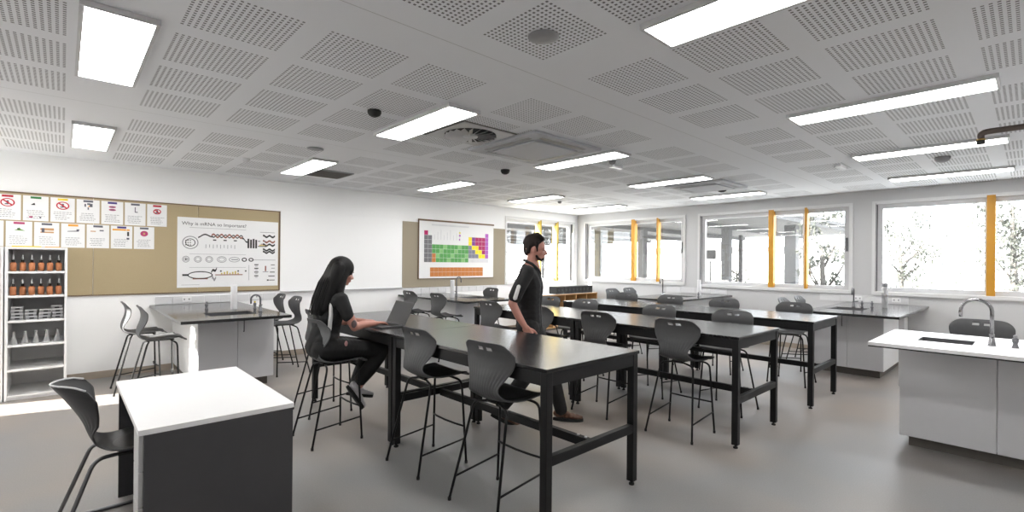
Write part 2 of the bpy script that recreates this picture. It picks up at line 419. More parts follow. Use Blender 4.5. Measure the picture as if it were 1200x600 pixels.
MB().box(-0.03, 0.03, -0.03, 0.03, 0, 2.6, M['post']).build('post', parent=hp); MB().box(-0.08, -0.03, -0.55, 0.55, 1.75, 2.55, M['lgrey']).box(-0.085, -0.08, -0.2, 0.2, 1.85, 2.2, M['soffit']).build('panel', parent=hp)
def tree(x, y, h, r, n, label, seed):
    rnd = random.Random(seed)
    t = thing('tree', label, 'tree', (x, y, -0.14), 0, 'trees outside the windows')
    tk = MB(); tk.tube([(0, 0, 0), (0.05, 0.03, h * 0.35), (-0.04, 0.06, h * 0.7)], 0.1, M['bark'], radii=[0.1, 0.07, 0.03])
    for k in range(7):
        a = rnd.uniform(0, 2 * PI); zz = h * rnd.uniform(0.25, 0.6)
        tk.tube([(0, 0, zz), (r * 0.5 * math.cos(a), r * 0.5 * math.sin(a), zz + h * 0.15), (r * 0.85 * math.cos(a), r * 0.85 * math.sin(a), zz + h * 0.28)], 0.03, M['bark'], seg=5, radii=[0.035, 0.02, 0.008])
    tk.build('trunk', parent=t)
    fo = bmesh.new()
    cl = [(rnd.gauss(0, r * 0.42), rnd.gauss(0, r * 0.42), h * rnd.uniform(0.2, 0.98)) for _ in range(34)]
    for k in range(n):
        c = cl[k % len(cl)]
        p = Vector((c[0] + rnd.gauss(0, r * 0.13), c[1] + rnd.gauss(0, r * 0.13), max(0.05, c[2] + rnd.gauss(0, r * 0.13))))
        s = rnd.uniform(0.04, 0.09); rot = Matrix.Rotation(rnd.uniform(0, 6.28), 3, 'Z') @ Matrix.Rotation(rnd.uniform(-1.3, 1.3), 3, 'X')
        vs = [fo.verts.new(p + rot @ Vector(q)) for q in ((-s * 0.45, 0, 0), (0, -s, 0.01), (s * 0.45, 0, 0), (0, s, 0.01))]
        fo.faces.new(vs)
    me = bpy.data.meshes.new('foliage'); fo.to_mesh(me); fo.free(); me.materials.append(M['leaf'])
    f = bpy.data.objects.new('foliage', me); COL.objects.link(f); f.parent = t
tree(18.0, 0.3, 4.6, 1.5, 3000, 'pale leafy tree outside the large right window, nearest the amber fin', 1)
tree(21.5, 3.1, 3.4, 1.5, 2600, 'pale leafy tree outside at the left side of the large right window', 2)
tree(16.5, -3.1, 4.0, 1.4, 2200, 'pale leafy tree outside at the right frame edge', 3)
tree(13.2, 3.35, 3.0, 0.55, 900, 'slender leafy tree outside seen in the right pane of the middle window', 4)
tree(27.0, 0.4, 3.2, 2.1, 2600, 'low bushy tree outside behind the nearest tree in the large right window', 5)
tree(30.0, 12.2, 2.0, 1.2, 900, 'small bush outside beyond the canopy edge', 6)

# ------------------------------------------------------------------ ceiling lights and fittings
def make_light():
    t = thing('ceiling_light', '', 'ceiling light', (0, 0, H), 0, 'rectangular ceiling light panels')
    f = MB(); w, l, z0 = 0.155, 0.61, -0.030
    for a, b, c, d in ((-w, -w + 0.018, -l, l), (w - 0.018, w, -l, l), (-w + 0.018, w - 0.018, -l, -l + 0.018), (-w + 0.018, w - 0.018, l - 0.018, l)):
        f.box(a, b, c, d, z0, -0.001, M['lgrey'])
    f.build('frame', parent=t)
    MB().box(-w + 0.018, w - 0.018, -l + 0.018, l - 0.018, z0 + 0.004, -0.012, M['diffuser']).build('diffuser', parent=t)
    return t
LP = make_light(); used = [False]
LX = [0.205, 2.30, 4.45, 6.50, 8.48]; LY = [0.76, 3.64, 6.37]
rowname = ['near row', 'middle row', 'far row']
colname = ['nearest the shelf side', 'second column from the left wall', 'centre column', 'fourth column from the left wall', 'column nearest the window wall']
for j, y in enumerate(LY):
    for i, x in enumerate(LX):
        if i == 0 and j == 0: continue
        lab = {(1, 0): 'very large bright ceiling light panel cut off by the top frame edge', (2, 0): 'long bright ceiling light panel over the right side, above the sink island',
               (3, 0): 'ceiling light panel at the right edge just under the dark pipe elbow', (4, 0): 'lowest ceiling light panel at the right frame edge above the large window',
               (0, 1): 'large square-looking ceiling light panel at top left', (0, 2): 'glowing ceiling light panel above the sign posters on the left',
               (1, 1): 'ceiling light panel beside the round swirl diffuser', (2, 1): 'ceiling light panel beside the square air cassette',
               (1, 2): 'small ceiling light panel next to the dark grille above the whiteboard', (2, 2): 'small ceiling light panel above the end of the whiteboard',
               (3, 1): 'ceiling light panel in front of the pale air cassette near the window wall', (4, 1): 'thin ceiling light panel above the middle window',
               (3, 2): 'small ceiling light panel above the standing person', (4, 2): 'farthest ceiling light panel in the corner of the room'}[(i, j)]
        dup(LP, used, (x, y, H), 0, lab)
# unseen panels left of and behind the camera, added for the room's illumination
for x in (-1.9,):
    for y in (3.64, 6.37): dup(LP, used, (x, y, H), 0, 'added unseen ceiling light panel on the far left beyond the frame')
for x in (0.205, 4.45, 8.48): dup(LP, used, (x, -1.6, H), 0, 'added unseen ceiling light panel behind the viewpoint')

# swirl diffuser
sd = thing('swirl_air_diffuser', 'square ceiling air diffuser with round swirl of dark blades', 'air diffuser', (2.83, 3.64, H))
MB().box(-0.30, 0.30, -0.30, 0.30, -0.012, -0.001, M['lgrey'], bevel=0.003).box(-0.315, 0.315, -0.315, 0.315, -0.006, -0.0012, M['kick']).build('face_plate', parent=sd)
MB().lathe([(0.245, -0.016), (0.245, -0.0125)], M['black'], seg=36).build('throat', parent=sd)
for k in range(20):
    a = 2 * PI * k / 20
    m4 = Matrix.Rotation(a, 4, 'Z') @ Matrix.Translation((0.165, 0, -0.024)) @ Matrix.Rotation(0.55, 4, 'X')
    MB().box(-0.085, 0.08, -0.021, 0.021, -0.001, 0.001, M['lgrey'], mat4=m4).build('blade', parent=sd)
MB().lathe([(0.0, -0.035), (0.07, -0.032), (0.075, -0.0165)], M['lgrey'], seg=24).build('hub', parent=sd)
# cassettes
def cassette(x, y, sx, sy, label, rz=0):
    c = thing('air_cassette', label, 'air conditioner', (x, y, H), rz)
    MB().box(-sx, sx, -sy, sy, -0.03, -0.001, M['cass'], bevel=0.008).build('fascia', parent=c)
    g = MB()
    for s in (-1, 1):
        g.box(s * sx * 0.80 - 0.025, s * sx * 0.80 + 0.025, -sy * 0.66, sy * 0.66, -0.034, -0.0305, M['grey'])
        g.box(-sx * 0.66, sx * 0.66, s * sy * 0.80 - 0.025, s * sy * 0.80 + 0.025, -0.034, -0.0305, M['grey'])
    g.build('louvre_slot', parent=c)
    MB().box(-sx * 0.64, sx * 0.64, -sy * 0.64, sy * 0.64, -0.048, -0.0305, M['cass'], bevel=0.006).build('return_grille', parent=c)
cassette(3.66, 3.60, 0.50, 0.50, 'large square white ceiling air cassette near the room centre')
cassette(7.30, 3.45, 0.45, 0.45, 'pale square ceiling air cassette near the window wall')
gr = thing('ceiling_grille', 'dark square return air grille in the ceiling above the whiteboard', 'air grille', (2.71, 6.70, H))
MB().box(-0.25, 0.25, -0.28, 0.28, -0.012, -0.001, M['grey']).build('frame', parent=gr)
g = MB()
for k in range(14): g.box(-0.23, 0.23, -0.25 + k * 0.037, -0.238 + k * 0.037, -0.018, -0.0125, M['kick'])
g.build('slats', parent=gr)
def dome(x, y, r, h, mat, label, name='smoke_detector', cat='smoke detector'):
    o = MB().lathe([(r, 0), (r, -h * 0.35), (r * 0.8, -h * 0.75), (r * 0.35, -h)], mat, seg=20).build(name, loc=(x, y, H - 0.001)); tag(o, label, cat); return o
dome(1.89, 1.80, 0.085, 0.014, M['grey'], 'flat grey round ceiling speaker inside a perforated square at top centre', 'ceiling_speaker', 'speaker')
dome(1.84, 3.63, 0.055, 0.05, M['black'], 'black round ceiling fitting left of the bright light and swirl diffuser', 'ceiling_microphone', 'ceiling fitting')
dome(4.25, 4.72, 0.06, 0.06, M['black'], 'small black round ceiling fitting above the tan pinboards', 'ceiling_microphone', 'ceiling fitting')
dome(1.60, 6.40, 0.04, 0.045, M['lgrey'], 'small pale smoke detector on the ceiling above the gene chart')
dome(4.77, 3.40, 0.04, 0.045, M['grey'], 'small grey smoke detector beside the light near the ceiling centre')
dome(7.17, 6.35, 0.04, 0.045, M['grey'], 'tiny grey smoke detector near the far corner of the ceiling')
dome(7.17, 0.69, 0.07, 0.06, M['grey'], 'grey smoke detector on the ceiling in front of the large right window')
dome(2.0, 5.3, 0.085, 0.014, M['grey'], 'flat grey round ceiling speaker above the small light on the left', 'ceiling_speaker', 'speaker')
dome(7.80, 3.42, 0.07, 0.05, M['black'], 'small black ceiling fitting above the middle window', 'ceiling_microphone', 'ceiling fitting')
tag(MB().box(-0.14, 0.14, -0.03, 0.03, -0.03, -0.001, M['acrylic'], bevel=0.005).build('exit_indicator', loc=(6.95, 1.60, H)), 'slim white plastic strip fitting on the ceiling above the right windows', 'ceiling fitting')
tag(MB().box(-0.11, 0.11, -0.03, 0.03, -0.03, -0.001, M['acrylic'], bevel=0.005).build('exit_indicator', loc=(5.05, 3.55, H)), 'slim white plastic strip fitting on the ceiling next to the centre light', 'ceiling fitting')
pp = thing('service_pipe', 'dark pipe with elbow hanging under the ceiling at the right edge', 'pipe', (5.6, 0.30, 2.5))
MB().tube([(0, 0, 0.03), (0, 0, 0.10), (0, -2.6, 0.10), (0, -2.6, 0.199)], 0.024, M['pipe'], seg=12, bend=0.05).build('pipe_run', parent=pp)
MB().tube([(0, 0, 0.0), (0, 0, 0.032)], 0.028, M['black'], seg=12).build('end_cap', parent=pp)
MB().tube([(0, 0, 0.033), (0, 0, 0.045)], 0.029, M['brass'], seg=12).build('collar', parent=pp)
MB().tube([(0, -0.5, 0.12), (0, -0.5, 0.1995)], 0.006, M['pipe']).build('hanger', parent=pp)

# ------------------------------------------------------------------ back wall boards
def flat_panel(name, x0, x1, z0, z1, mat, t=0.018, y=YB, bevel=0.002):
    return MB().box(x0, x1, y - t, y - 0.0005, z0, z1, mat, bevel=bevel).build(name)
b1 = thing('pinboard', 'long tan felt pinboard behind the sign posters and gene chart', 'pinboard', (0, YB, 1.04))
for a, b in ((-2.1, -0.93), (-0.926, 0.274), (0.278, 1.372), (1.376, 2.43)):
    MB().box(a, b, -0.016, -0.0005, 0, 1.185, M['tan'], bevel=0.001).build('felt_panel', parent=b1)
MB().box(-2.12, 2.452, -0.02, -0.0005, 1.186, 1.20, M['board_edge']).box(2.431, 2.452, -0.02, -0.0005, 0.0, 1.185, M['board_edge']).box(-2.12, 2.452, -0.02, -0.0005, -0.014, -0.001, M['board_edge']).build('edge_trim', parent=b1)
wbd = thing('whiteboard', 'blank white writing board between the two pinboards', 'whiteboard', (2.455, YB, 1.005))
MB().box(0, 2.115, -0.018, -0.0005, 0, 1.245, M['whiteboard'], bevel=0.002).build('writing_surface', parent=wbd)
MB().box(0.0, 2.115, -0.06, -0.019, -0.006, 0.006, M['lgrey'], bevel=0.002).build('pen_tray', parent=wbd)
b2 = thing('pinboard', 'taupe felt pinboard behind the periodic table near the window', 'pinboard', (4.575, YB, 1.0))
MB().box(0, 1.27, -0.016, -0.0005, 0, 1.23, M['taupe'], bevel=0.001).build('felt_panel', parent=b2)
MB().box(1.273, 2.54, -0.016, -0.0005, 0, 1.215, M['taupe'], bevel=0.001).build('felt_panel', parent=b2)
# splashback tiles behind the benches
def splash_back(x0, x1):
    s = MB(); n = max(1, round((x1 - x0) / 0.2)); w = (x1 - x0) / n
    for k in range(n): s.box(x0 + k * w + 0.003, x0 + (k + 1) * w - 0.003, YB - 0.01, YB - 0.0005, 0.885, 0.984, M['splash'], bevel=0.001)
    return s.build('splashback_tiles')
tag(splash_back(0.90, 2.40), 'row of pale splashback tiles on the wall under the gene chart', 'tiles')
tag(splash_back(4.6, 6.9), 'row of pale splashback tiles under the periodic table board', 'tiles')
def splash_right(y0, y1, label):
    s = MB(); n = max(1, round((y1 - y0) / 0.3)); w = (y1 - y0) / n
    for k in range(n): s.box(XR - 0.01, XR - 0.0005, y0 + k * w + 0.003, y0 + (k + 1) * w - 0.003, 0.885, 1.0, M['splash'], bevel=0.001)
    tag(s.build('splashback_tiles'), label, 'tiles')
splash_right(1.3, 2.5, 'pale splashback tiles behind the bench between the two right windows')
splash_right(4.1, 5.4, 'pale splashback tiles behind the bench under the corner window')

# gene chart banner ------------------------------------------------
ch = thing('gene_chart', 'large white biology chart with cell, helix and plasmid drawings pinned above the sink bench', 'chart', (1.135, YB - 0.018, 1.10))
CW, CH = 1.285, 0.965
MB().box(0, CW, -0.003, 0, 0, CH, M['paper']).build('sheet', parent=ch)
def art(name): return name
ink = M['kick']; dk = simple('chart_dark_ink', (0.05, 0.05, 0.05), 0.8); md = simple('chart_grey_ink', (0.30, 0.30, 0.31), 0.8)
rd = simple('chart_brown_ink', (0.30, 0.13, 0.10), 0.8); yl = simple('chart_yellow_ink', (0.60, 0.48, 0.15), 0.8)
text_obj('title', 'Why is mRNA so Important?', 0.067, dk, (0.05, -0.0035, CH - 0.085), (PI / 2, 0, 0), ch)
def ring(mb, cx, cz, rx, rz, t, m, y0=-0.0045, y1=-0.003, seg=28):
    pts_o = [(cx + rx * math.cos(2 * PI * k / seg), cz + rz * math.sin(2 * PI * k / seg)) for k in range(seg)]
    pts_i = [(cx + (rx - t) * math.cos(2 * PI * k / seg), cz + (rz - t) * math.sin(2 * PI * k / seg)) for k in range(seg)]
    for k in range(seg):
        j = (k + 1) % seg
        mb.prism([pts_o[k], pts_o[j], pts_i[j], pts_i[k]], 'y', y0, y1, m)
def wave(mb, x0, x1, z, amp, n, t, m, ph=0.0, slope=0.0):
    N_ = n * 8
    p = [(x0 + (x1 - x0) * k / N_, z + slope * k / N_ + amp * math.sin(2 * PI * n * k / N_ + ph)) for k in range(N_ + 1)]
    for k in range(N_):
        a, b = p[k], p[k + 1]
        mb.prism([(a[0], a[1] - t * 1.4), (b[0], b[1] - t * 1.4), (b[0], b[1] + t * 1.4), (a[0], a[1] + t * 1.4)], 'y', -0.0045, -0.003, m)
def bar(mb, x0, x1, z0, z1, m, y0=-0.0045): mb.box(x0, x1, y0, -0.003, z0, z1, m)
d = MB()
ring(d, 0.15, 0.62, 0.095, 0.09, 0.012, md); ring(d, 0.15, 0.62, 0.06, 0.055, 0.010, dk)
for k in range(9): bar(d, 0.09 + 0.012 * (k % 3) * 2.2, 0.105 + 0.012 * (k % 3) * 2.2, 0.58 + 0.03 * (k // 3), 0.592 + 0.03 * (k // 3), dk)
wave(d, 0.24, 0.42, 0.71, 0.02, 1, 0.007, dk, -1.2, 0.02)
wave(d, 0.40, 0.80, 0.725, 0.022, 4, 0.009, rd); wave(d, 0.40, 0.80, 0.722, 0.020, 4, 0.006, dk, PI)
wave(d, 0.79, 0.86, 0.70, 0.01, 1, 0.008, dk, 0, -0.05)
for k in range(4): bar(d, 0.86 + k * 0.035, 0.885 + k * 0.035, 0.56, 0.70 - 0.012 * (k % 2), dk)
for k in range(9): bar(d, 0.33 + 0.045 * k, 0.337 + 0.045 * k, 0.545 + 0.01 * (k % 2), 0.60, md)
for x in (0.42, 0.55, 0.68): bar(d, x, x + 0.04, 0.655, 0.672, dk)
for x in (1.0, 1.08): bar(d, x, x + 0.035, 0.66, 0.675, md)
bar(d, 1.02, 1.14, 0.60, 0.615, yl); bar(d, 1.00, 1.12, 0.585, 0.597, dk); bar(d, 1.04, 1.09, 0.62, 0.63, rd)
d.build('helix_drawing', parent=ch)
d = MB()
for cx, rx in ((0.10, 0.042), (0.24, 0.046), (0.375, 0.046), (0.53, 0.06)):
    ring(d, cx, 0.39, rx, 0.045, 0.008, md); ring(d, cx, 0.39, rx * 0.66, 0.028, 0.006, md)
ring(d, 0.69, 0.39, 0.07, 0.038, 0.008, md); bar(d, 0.65, 0.74, 0.383, 0.397, md)
ring(d, 0.82, 0.39, 0.035, 0.03, 0.014, dk); ring(d, 0.91, 0.39, 0.035, 0.028, 0.014, dk)
d.prism([(0.09, 0.375), (0.125, 0.39), (0.09, 0.405)], 'y', -0.0048, -0.003, dk)
d.build('cell_drawing', parent=ch)
d = MB()
ring(d, 0.27, 0.17, 0.15, 0.055, 0.014, dk, seg=32); bar(d, 0.18, 0.36, 0.112, 0.13, rd); bar(d, 0.06, 0.13, 0.16, 0.185, dk)
wave(d, 0.40, 0.47, 0.20, 0.02, 1, 0.012, dk, 0, 0.07); wave(d, 0.41, 0.46, 0.12, 0.02, 1, 0.014, md, 1)
bar(d, 0.45, 0.80, 0.165, 0.178, rd)
for k in range(7): bar(d, 0.52 + k * 0.035, 0.54 + k * 0.035, 0.18, 0.20 + 0.012 * (k % 3), yl)
for x in (0.51, 0.73, 0.83): bar(d, x, x + 0.02, 0.215, 0.235, dk)
wave(d, 0.88, 0.885, 0.2, 0.001, 1, 0.08, md)
d.build('replication_drawing', parent=ch)
d = MB()
for z, sl in ((0.745, 0), (0.665, 0), (0.615, 0), (0.54, 0), (0.505, 0)):
    wave(d, 1.07, 1.24, z, 0.012, 2, 0.010, dk if z != 0.665 else rd, 1.0)
for k in range(4):
    bar(d, 0.955, 1.01, 0.31 - k * 0.055, 0.325 - k * 0.055, dk); bar(d, 0.965, 1.0, 0.29 - k * 0.055, 0.298 - k * 0.055, md)
bar(d, 1.10, 1.12, 0.22, 0.30, rd); bar(d, 1.07, 1.15, 0.205, 0.215, md); bar(d, 1.185, 1.24, 0.31, 0.32, dk); bar(d, 1.19, 1.24, 0.26, 0.27, md)
bar(d, 1.17, 1.24, 0.20, 0.212, dk); bar(d, 1.15, 1.24, 0.14, 0.152, dk); bar(d, 1.13, 1.155, 0.075, 0.095, dk); bar(d, 1.16, 1.24, 0.08, 0.09, dk)
bar(d, 1.03, 1.24, 0.80, 0.807, md); bar(d, 0.95, 1.25, 0.385, 0.392, md)
for z in (0.825, 0.46, 0.275): bar(d, 0.14, 0.84, z, z + 0.004, md)
bar(d, 0.05, 0.26, 0.035, 0.039, md)
d.build('side_notes', parent=ch)

# periodic table chart ---------------------------------------------
pt = thing('periodic_table_chart', 'framed coloured periodic table chart with green and orange blocks', 'chart', (4.90, YB - 0.018, 1.155))
PW, PH = 1.865, 1.11
fr = MB(); fr.box(0, PW, -0.02, 0, 0, 0.012, M['board_edge']).box(0, 0.018, -0.02, 0, 0.012, PH, M['board_edge']).box(0, PW, -0.03, 0, PH, PH + 0.03, M['board_edge'])
fr.build('frame', parent=pt)
MB().box(0.018, PW, -0.010, 0, 0.012, PH, M['paper']).build('sheet', parent=pt)
CC = {'H': (0.45, 0.01, 0.12), 'A': (0.16, 0.16, 0.17), 'G': (0.10, 0.34, 0.09), 'G2': (0.25, 0.52, 0.20), 'O': (0.55, 0.20, 0.05), 'P': (0.20, 0.05, 0.30), 'V': (0.20, 0.20, 0.27), 'Y': (0.85, 0.68, 0.02), 'M': (0.38, 0.02, 0.12), 'U': (0.42, 0.12, 0.48), 'W': (0.66, 0.66, 0.68)}
CM = {k: simple('chart_colour_' + k, v, 0.7, noise=0.12, nscale=12) for k, v in CC.items()}
cells = {}
gx0, gz0, cw, chh = 0.13, 0.93, 0.0885, 0.087
for r in range(7):
    for c in range(18):
        k = None
        if r == 0: k = 'H' if c == 0 else ('U' if c == 17 else None)
        elif c < 2: k = 'A'
        elif r in (1, 2): k = {12: 'Y', 13: 'P', 14: 'M', 15: 'M', 16: 'M', 17: 'U'}.get(c)
        elif c < 12: k = 'G'
        else: k = 'U' if c == 17 else ('Y' if c - 12 == r - 2 or c - 12 == r - 1 else ('V' if c - 12 < r - 2 else 'M'))
        if r == 3 and c in (2, 3): k = 'G'
        if r in (5, 6) and c == 2: k = 'O'
        if r == 6 and c > 11: k = 'W'
        if k: cells.setdefault(k, []).append((c, r))
t_ = MB()
for k, lst in cells.items():
    for c, r in lst:
        mm = CM[k] if not (k == 'G' and (c * 7 + r * 3) % 4 == 0) else CM['G2']
        t_.box(gx0 + c * cw + 0.002, gx0 + (c + 1) * cw - 0.002, -0.0115, -0.010, gz0 - (r + 1) * chh + 0.002, gz0 - r * chh - 0.002, mm)
t_.build('element_blocks', parent=pt)
t_ = MB()
for r in range(2):
    for c in range(14): t_.box(0.27 + c * 0.0935, 0.27 + (c + 1) * 0.0935 - 0.003, -0.0115, -0.010, 0.045 + r * 0.09, 0.045 + r * 0.09 + 0.086, CM['O'])
for k in range(9): t_.box(0.36 + k * 0.075, 0.372 + k * 0.075, -0.0115, -0.010, 0.76, 0.86 + 0.05 * (k % 3), CM['W'])
t_.box(0.95, 0.99, -0.0115, -0.010, 0.90, 0.93, CM['Y']).box(0.95, 0.99, -0.0115, -0.010, 0.84, 0.88, CM['U']).box(0.95, 0.98, -0.0115, -0.010, 0.76, 0.80, CM['U'])
t_.box(0.30, 1.2, -0.0115, -0.010, 1.03, 1.06, CM['W']).build('lower_block_row', parent=pt)

# safety sign posters ----------------------------------------------
col = {'red': (0.50, 0.02, 0.04), 'green': (0.03, 0.20, 0.05), 'yellow': (0.80, 0.62, 0.04), 'navy': (0.06, 0.04, 0.20), 'grey': (0.12, 0.12, 0.15), 'magenta': (0.45, 0.05, 0.16), 'orange': (0.80, 0.36, 0.04), 'black': (0.03, 0.03, 0.03), 'leaf': (0.20, 0.38, 0.12), 'tan': (0.55, 0.32, 0.16)}
PM = {k: simple('poster_' + k, v, 0.7) for k, v in col.items()}
def poster(x, z, titlec, sym, label, seed):
    rnd = random.Random(seed)
    p = thing('safety_poster', label, 'poster', (x, YB - 0.017, z), 0, 'safety sign posters on the tan pinboard')
    W_, H_ = 0.212, 0.288
    MB().box(0, W_, -0.0025, 0, 0, H_, M['paper']).build('sheet', parent=p)
    s = MB(); Y0, Y1 = -0.004, -0.0025
    def bx(a, b, c, e, m): s.box(a, b, Y0, Y1, c, e, m)
    cx = W_ / 2
    bx(cx - 0.045, cx + 0.045, H_ - 0.032, H_ - 0.008, PM[titlec]); 
    s.build('title_block', parent=p); s = MB()
    if sym in ('no_red', 'no_red_small'):
        r = 0.058 if sym == 'no_red' else 0.043
        for k in range(24):
            a, b = 2 * PI * k / 24, 2 * PI * (k + 1) / 24
            s.prism([(cx + r * math.cos(a), 0.195 + r * math.sin(a) * 0.82), (cx + r * math.cos(b), 0.195 + r * math.sin(b) * 0.82), (cx + (r - 0.012) * math.cos(b), 0.195 + (r - 0.012) * math.sin(b) * 0.82), (cx + (r - 0.012) * math.cos(a), 0.195 + (r - 0.012) * math.sin(a) * 0.82)], 'y', -0.0045, Y1, PM['red'])
        q = r * 0.62
        s.prism([(cx - q - 0.005, 0.195 + q * 0.8 - 0.005), (cx - q + 0.005, 0.195 + q * 0.8 + 0.005), (cx + q + 0.005, 0.195 - q * 0.8 + 0.005), (cx + q - 0.005, 0.195 - q * 0.8 - 0.005)], 'y', -0.0046, Y1, PM['red'])
        bx(cx - 0.008, cx + 0.010, 0.175, 0.218, PM['grey']); bx(cx - 0.022, cx + 0.004, 0.172, 0.184, PM['grey'])
    elif sym == 'disc':
        s.prism([(cx + 0.04 * math.cos(2 * PI * k / 24), 0.20 + 0.036 * math.sin(2 * PI * k / 24)) for k in range(24)], 'y', Y0, Y1, PM['magenta'])
        s.box(cx - 0.01, cx + 0.01, -0.0046, Y0, 0.185, 0.212, PM['tan'])
    elif sym == 'two_red':
        for zz in (0.218, 0.182): 
            s.prism([(cx + 0.035 * math.cos(2 * PI * k / 16), zz + 0.013 * math.sin(2 * PI * k / 16)) for k in range(16)], 'y', Y0, Y1, PM['magenta'])
            s.box(cx - 0.02, cx + 0.02, -0.0046, Y0, zz - 0.006, zz + 0.004, PM['grey'])
    elif sym == 'leaf':
        s.prism([(cx - 0.04, 0.185), (cx + 0.05, 0.18), (cx + 0.015, 0.20), (cx, 0.218), (cx - 0.012, 0.20)], 'y', Y0, Y1, PM['leaf'])
        bx(cx - 0.015, cx + 0.005, 0.19, 0.21, PM['black'])
    elif sym == 'photo':
        bx(cx - 0.055, cx + 0.06, 0.195, 0.222, PM['tan']); bx(cx - 0.055, cx + 0.06, 0.165, 0.182, PM['tan']); s.box(cx - 0.045, cx - 0.02, -0.0046, Y0, 0.17, 0.22, PM['grey'])
    elif sym == 'stick':
        s.prism([(cx - 0.05, 0.19), (cx + 0.05, 0.195), (cx + 0.05, 0.207), (cx - 0.05, 0.198)], 'y', Y0, Y1, PM['grey']); bx(cx + 0.03, cx + 0.055, 0.205, 0.222, PM['grey'])
    elif sym == 'banner':
        bx(0.015, 0.15, 0.228, 0.248, PM['orange']); bx(0.155, 0.185, 0.228, 0.248, PM['orange']); bx(0.16, 0.18, 0.16, 0.215, PM['black']); bx(0.155, 0.182, 0.115, 0.14, PM['grey'])
    elif sym == 'small_dark':
        s.prism([(cx - 0.045, 0.182), (cx - 0.005, 0.182), (cx - 0.012, 0.208)], 'y', Y0, Y1, PM['black']); bx(cx - 0.055, cx - 0.025, 0.035, 0.05, PM['magenta']); bx(cx + 0.03, cx + 0.045, 0.03, 0.05, PM['grey'])
    elif sym == 'figure':
        bx(cx - 0.035, cx - 0.02, 0.20, 0.235, PM['grey']); bx(cx + 0.012, cx + 0.04, 0.20, 0.24, PM['grey']); bx(cx - 0.006, cx + 0.006, 0.165, 0.195, PM['grey']); bx(cx - 0.01, cx + 0.02, 0.225, 0.245, PM['grey']); bx(cx, cx + 0.012, 0.20, 0.215, PM['orange'])
    elif sym == 'hook':
        bx(cx - 0.006, cx + 0.003, 0.175, 0.235, PM['grey']); bx(cx - 0.006, cx + 0.025, 0.165, 0.176, PM['grey'])
    else:
        bx(0.035, 0.085, 0.20, 0.212, PM['tan']); bx(0.12, 0.16, 0.21, 0.225, PM['grey'])
    s.build('symbol', parent=p); s = MB()
    md_ = md
    for k in range(5):
        zz = 0.03 + k * 0.021
        if sym == 'banner' and k > 5: continue
        a = 0.025 + rnd.uniform(0, 0.02); b = W_ - 0.025 - rnd.uniform(0, 0.05)
        xx = a
        while xx < b:
            w = rnd.uniform(0.012, 0.03); s.box(xx, min(xx + w, b), Y0, Y1, zz, zz + 0.006, md_); xx += w + 0.006
    s.build('text_lines', parent=p)
TOP = [('red', 'no_red', 'poster with red title and large red prohibition circle at the left frame edge'), ('green', 'small_dark', 'poster with green title bar and tiny dark triangle drawing'),
       ('yellow', 'no_red', 'poster with yellow title and red prohibition circle'), ('grey', 'figure', 'poster with small dark figures and a grey title, right of the yellow-titled one'),
       ('navy', 'two_red', 'poster with navy title and two stacked red ovals'), ('grey', 'hook', 'plain poster with thin dark hook drawing, upper row'), ('red', 'no_red_small', 'poster with small red title and prohibition circle at the right end of the upper row')]
for k, (c, s_, lab) in enumerate(TOP): poster(-0.565 + k * 0.2285, 1.918, c, s_, lab, k)
BOT = [('red', 'plain', 'poster cut off at the left frame edge, lower row'), ('magenta', 'leaf', 'poster with magenta title and green leaf drawing above the white shelf'), ('grey', 'photo', 'poster with dark title and two tan photo strips'),
       ('orange', 'stick', 'poster with small orange title and long grey stick drawing'), ('grey', 'plain', 'plain text poster with faint tan mark, lower row'), ('navy', 'banner', 'poster with orange banner stripe and dark figure at right'), ('grey', 'disc', 'poster with solid crimson disc at the right end of the lower row')]
for k, (c, s_, lab) in enumerate(BOT): poster(-0.700 + k * 0.2285, 1.616, c, s_, lab, 20 + k)

# ------------------------------------------------------------------ white shelf units
def shelf_unit(x0, x1, label):
    s = thing('shelf_unit', label, 'shelving', (x0, 7.2, 0)); w = x1 - x0; D = 0.66; T = 0.022; HH = 1.60
    for a in (0, w - T): MB().box(a, a + T, 0, D, 0, HH, M['white'], bevel=0.002).build('side_panel', parent=s)
    MB().box(T, w - T, D - 0.012, D, 0.0, HH - T, M['white']).build('back_panel', parent=s)
    MB().box(T, w - T, 0, D, HH - T, HH, M['white'], bevel=0.002).build('top_panel', parent=s)
    zs = [0.10, 0.43, 0.665, 0.90, 1.135, 1.355]
    zs = [0.05, 0.32, 0.575, 0.83, 1.09, 1.345]
    for z in zs: MB().box(T, w - T, 0.005, D - 0.012, z - T, z, M['white'], bevel=0.002).build('shelf', parent=s)
    MB().box(T, w - T, 0.02, 0.035, 0, 0.05 - T, M['white']).build('plinth', parent=s)
    return zs
zs = shelf_unit(-0.435, 0.040, 'white open shelf rack holding amber bottles and glass flasks')
shelf_unit(-0.925, -0.445, 'neighbouring white shelf rack cut off by the left frame edge')
SX0, SX1, SY = -0.40, 0.005, 7.30
def make_bottle():
    b = thing('dropper_bottle', '', 'bottle', (0, 0, 0))
    MB().lathe([(0.021, 0), (0.024, 0.004), (0.024, 0.082), (0.020, 0.090), (0.010, 0.094), (0.009, 0.1)], M['amber'], seg=14).build('bottle_body', parent=b)
    MB().lathe([(0.0250, 0.004), (0.0252, 0.088)], M['orange_label'], seg=14).build('label_wrap', parent=b)
    MB().lathe([(0.013, 0.094), (0.013, 0.118), (0.010, 0.12)], M['black'], seg=12).build('cap', parent=b)
    MB().lathe([(0.006, 0.12), (0.007, 0.14), (0.005, 0.165), (0.001, 0.172)], M['acrylic'], seg=10).build('dropper_bulb', parent=b)
    return b
bp = make_bottle(); used = [False]
ordn = ['leftmost', 'second from left', 'third from left', 'third from right', 'second from right', 'rightmost']
